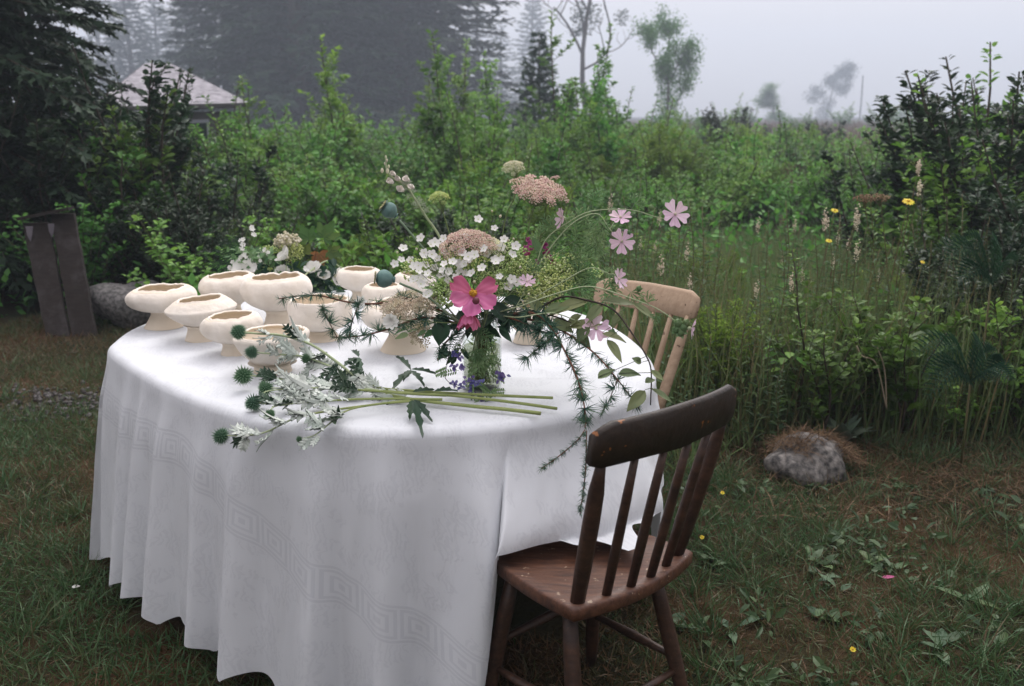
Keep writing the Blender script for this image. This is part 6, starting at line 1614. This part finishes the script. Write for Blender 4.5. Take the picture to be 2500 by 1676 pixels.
def dryumbel(rt, t):
    nb = NB(); k = 120; q = t + rdir(k) * rng.random((k, 1)) ** .5 * A(.06, .05, .022); dots(nb, q, .0045); nb.obj('seed_head', M_SEED, rt, False)
    nb = NB()
    for i in range(0, k, 6): nb.tube([t - A(0, 0, .05), q[i]], .001, 3, cap=False)
    nb.obj('ray', WSTEM, rt)
def spire(rt, t):
    nb = NB(); k = 60; q = t + rdir(k) * rng.random((k, 1)) * A(.014, .014, .05); dots(nb, q, .006); nb.obj('seed_head', M_BEI, rt, False)
stalk('yellow_daisy', 'widest yellow daisy beside the dried brown umbels', 'flower', 2218, 492, 4.9, daisy(.030))
stalk('yellow_daisy', 'yellow daisy on a thin stalk left of the dried umbels', 'flower', 2038, 514, 5.2, daisy(.020))
stalk('yellow_daisy', 'low yellow daisy below the other two in the long grass', 'flower', 2024, 588, 5.0, daisy(.017))
stalk('yellow_daisy', 'tiny yellow daisy at the feathery fern', 'flower', 2253, 640, 4.6, daisy(.012))
stalk('dried_umbel', 'dried brown umbel on a dark stalk in the long grass', 'seed head', 2110, 485, 4.9, dryumbel, lean=-.12)
stalk('dried_umbel', 'smaller dried brown umbel next to the widest daisy', 'seed head', 2150, 482, 4.95, dryumbel, lean=-.1)
stalk('rusty_spire', 'rusty pink seed spire against the dark right-hand shrubs', 'seed head', 2243, 410, 5.2, spire)
stalk('rusty_spire', 'lower rusty seed spire close to the widest daisy', 'seed head', 2245, 460, 5.2, spire)
# feathery ferns at the right edge
for l, cx, cy, Y, fr_ in (('feathery fern arching out from the dark right-hand shrubs', 2420, 690, 4.3, ((2280, 610), (2300, 640), (2350, 590), (2440, 600), (2330, 700), (2480, 640))), ('dark feathery fern drooping over the lawn edge', 2370, 930, 3.9, ((2220, 870), (2250, 920), (2290, 860), (2440, 860), (2470, 930), (2260, 980), (2400, 850)))):
    b = P(cx, cy, Y); rt = thing('fern', l, 'fern', A(b[0], b[1], gz(b[0], b[1])), 'ferns at the lawn edge'); nb = NB(); nb.tube([A(b[0], b[1], gz(b[0], b[1])), b], .005, 5); nb.obj('stem', WSTEM, rt)
    for a, c_ in fr_: frond(rt, b, P(a, c_, Y - R.uniform(.05, .25)), .075, 14, M_FERN if 'dark' in l else M_CUT, .25)
# raspberry cane, downy rosette, lawn weeds
rt = thing('raspberry_cane', 'light green raspberry cane beside the brown chair rail', 'plant', PZ(1940, 1060, 0))
b0 = PZ(1940, 1060, 0); cane = spline([b0, P(1935, 980, b0[1]), P(1945, 900, b0[1] - .03), P(1925, 860, b0[1] - .08)], 12); nb = NB(); nb.tube(cane, .003, 5); nb.obj('stem', WSTEM, rt)
for i in range(26):
    t = np.array([R.uniform(.3, 1)]); c, _ = along(cane, t); a = R.uniform(0, 6.28); q = c[0] + A(math.cos(a) * .07, math.sin(a) * .05, R.uniform(-.02, .05)); nb = NB(); nb.tube([c[0], q], .0012, 3, cap=False)
    lamina(nb, q, A(math.cos(a), math.sin(a) - .3, -.25), A(0, -.2, 1), R.uniform(.05, .085), .045, 'ovate', -.1, .15, 0, .05, 0, 9, 3, R.uniform(.4, 1), i, jag=.15); nb.obj('leaf', LF_BRAM, rt)
MULL2 = leafmat('dull_lawn_leaf', [(.06, .11, .06), (.09, .15, .085), (.12, .18, .10)], .25, .6, objvar=.15)
def rosette(label, c, n, L, W, m, up=.5, name='broad_leaved_weed', grp='broad-leaved weeds in the lawn'):
    rt = thing(name, label, 'weed', c, grp)
    for i in range(n):
        a = i * 2.4 + R.uniform(-.3, .3); nb = NB(); SEED[0] += 1
        if name == 'broad_leaved_weed': c = np.asarray(c) + A(R.uniform(-.03, .03), R.uniform(-.03, .03), 0)
        lamina(nb, np.asarray(c) + A(0, 0, .004), A(math.cos(a), math.sin(a), up * R.uniform(.3, 1.6)), A(0, 0, 1), L * R.uniform(.7, 1.15), W, 'ovate', R.uniform(-.35, -.1), .12, 0, .08, 0, 8, 5, R.random(), SEED[0]); nb.obj('leaf', m, rt)
def G0(a, b): p = PZ(a, b, 0); p[2] = gz(p[0], p[1]); return p
rosette('downy grey-green plant standing behind the granite boulder', G0(2055, 1085), 15, .16, .06, MULL, 1.3, 'downy_plant', None)
for i, (l, a, b, n, L, W) in enumerate((('broad-leaved weed beside the fallen magenta petal', 2110, 1395, 9, .085, .04), ('broad-leaved weed with three upright leaves below the dark fern', 2330, 1480, 4, .13, .042), ('broad-leaved weed with long leaves at the lawn corner', 2300, 1570, 5, .10, .045), ('small broad-leaved weed close to the chair leg', 1690, 1545, 4, .09, .05),
        ('broad-leaved weed between boulder and chair leg', 2010, 1395, 7, .08, .04), ('broad-leaved weed with two long leaves in the brown patch', 1800, 1530, 3, .10, .035), ('flat broad-leaved weed near the chair seat', 1745, 1390, 5, .08, .04), ('pale broad-leaved weed just past the chair leg', 1990, 1500, 6, .08, .045), ('leafy weed clump under the magenta petal', 2080, 1460, 8, .07, .035))):
    rosette(l, G0(a, b), n, L * .85, W * .85, [WEEDL, WEEDL, MULL2][i % 3], .6)
rosette('little green weed at the foot of the leaning boards', G0(250, 800), 7, .12, .04, WEEDL, 1.0)
nb = NB()
for _ in range(85):
    cx, cy = R.uniform(.5, 2.7), R.uniform(1.9, 3.7); k = R.randrange(4, 14); aa = rng.uniform(0, 6.28, k); q = rng.random(k) * R.uniform(.03, .10); xx_, yy_ = cx + np.cos(aa) * q, cy + np.sin(aa) * q
    leaves(nb, np.stack([xx_, yy_, gz(xx_, yy_) + rng.uniform(.01, .05, k)], 1), np.stack([np.cos(aa), np.sin(aa), rng.normal(.1, .35, k)], 1), A(0, 0, 1) + rng.normal(0, .4, (k, 3)), rng.uniform(.02, .06, k), rng.uniform(.012, .03, k), OVAL, 0, np.clip(rng.normal(.45, .3, k), 0, 1))
tag(nb.obj('lawn_weeds', WEEDL, None, False, 'stuff'), 'low leafy weeds matted into the lawn', 'weeds')
for l, a, b, m_, s_ in (('fallen magenta petal lying on the lawn', 2150, 1436, M_MAG, .045), ('fallen white petal on the grass beside the hem', 178, 1460, M_WHT, .03)):
    nb = NB(); p = G0(a, b) + A(0, 0, .03); lamina(nb, p, A(1, -.1, .05), A(0, -.4, 1), s_, .014, 'ovate', .1, .1, nu=6, nv=3); tag(nb.obj('fallen_petal', m_), l, 'petal')
for l, a, b in (('little yellow hawkweed in the lawn past the chair rail', 1762, 1206), ('tiny yellow hawkweed by the brown seat', 1712, 1318), ('yellow hawkweed low at the lawn corner', 2078, 1600)):
    g = G0(a, b + 30); t = A(g[0], g[1], .055); rt = thing('hawkweed', l, 'flower', g, 'hawkweeds in the lawn'); nb = NB(); nb.tube([g, t], .001, 4); nb.obj('stem', WSTEM, rt); open_flower(rt, t, A(0, -.6, .8), .008, 9, 'strap', M_YP, .0045, .1, eye=M_YEL, er=.3)
for l, pts in (('bleached forked grass stalk bent over in the dark weeds', [(2165, 1000), (2160, 905), (2142, 848)]), ('second bleached stalk forking left in the dark weeds', [(2165, 1000), (2140, 890), (2105, 870), (2092, 845)])):
    rt = thing('dry_stalk', l, 'stalk', P(*pts[0], 4.15)); nb = NB(); nb.tube(spline(px(pts, 4.15), 14), .0032, 5); nb.obj('stem', mat('bleached_straw', (.42, .34, .24), None, .8), rt)
# ------------------------------------------------------------------ fog
nb = NB(); nb.box((0, 197, 16.4), (530, 455, 36.0))
hz = nb.obj('haze', newmat('fog')[0], None, False, 'stuff')
fm = hz.data.materials[0]; nt = fm.node_tree; N, L = nt.nodes, nt.links
N.remove(N['Principled BSDF'])
pv = N.new('ShaderNodeVolumePrincipled'); pv.inputs['Color'].default_value = (.76, .86, 1.0, 1)
pv.inputs['Density'].default_value = .0031; pv.inputs['Anisotropy'].default_value = .35
L.new(pv.outputs[0], N['Material Output'].inputs['Volume'])
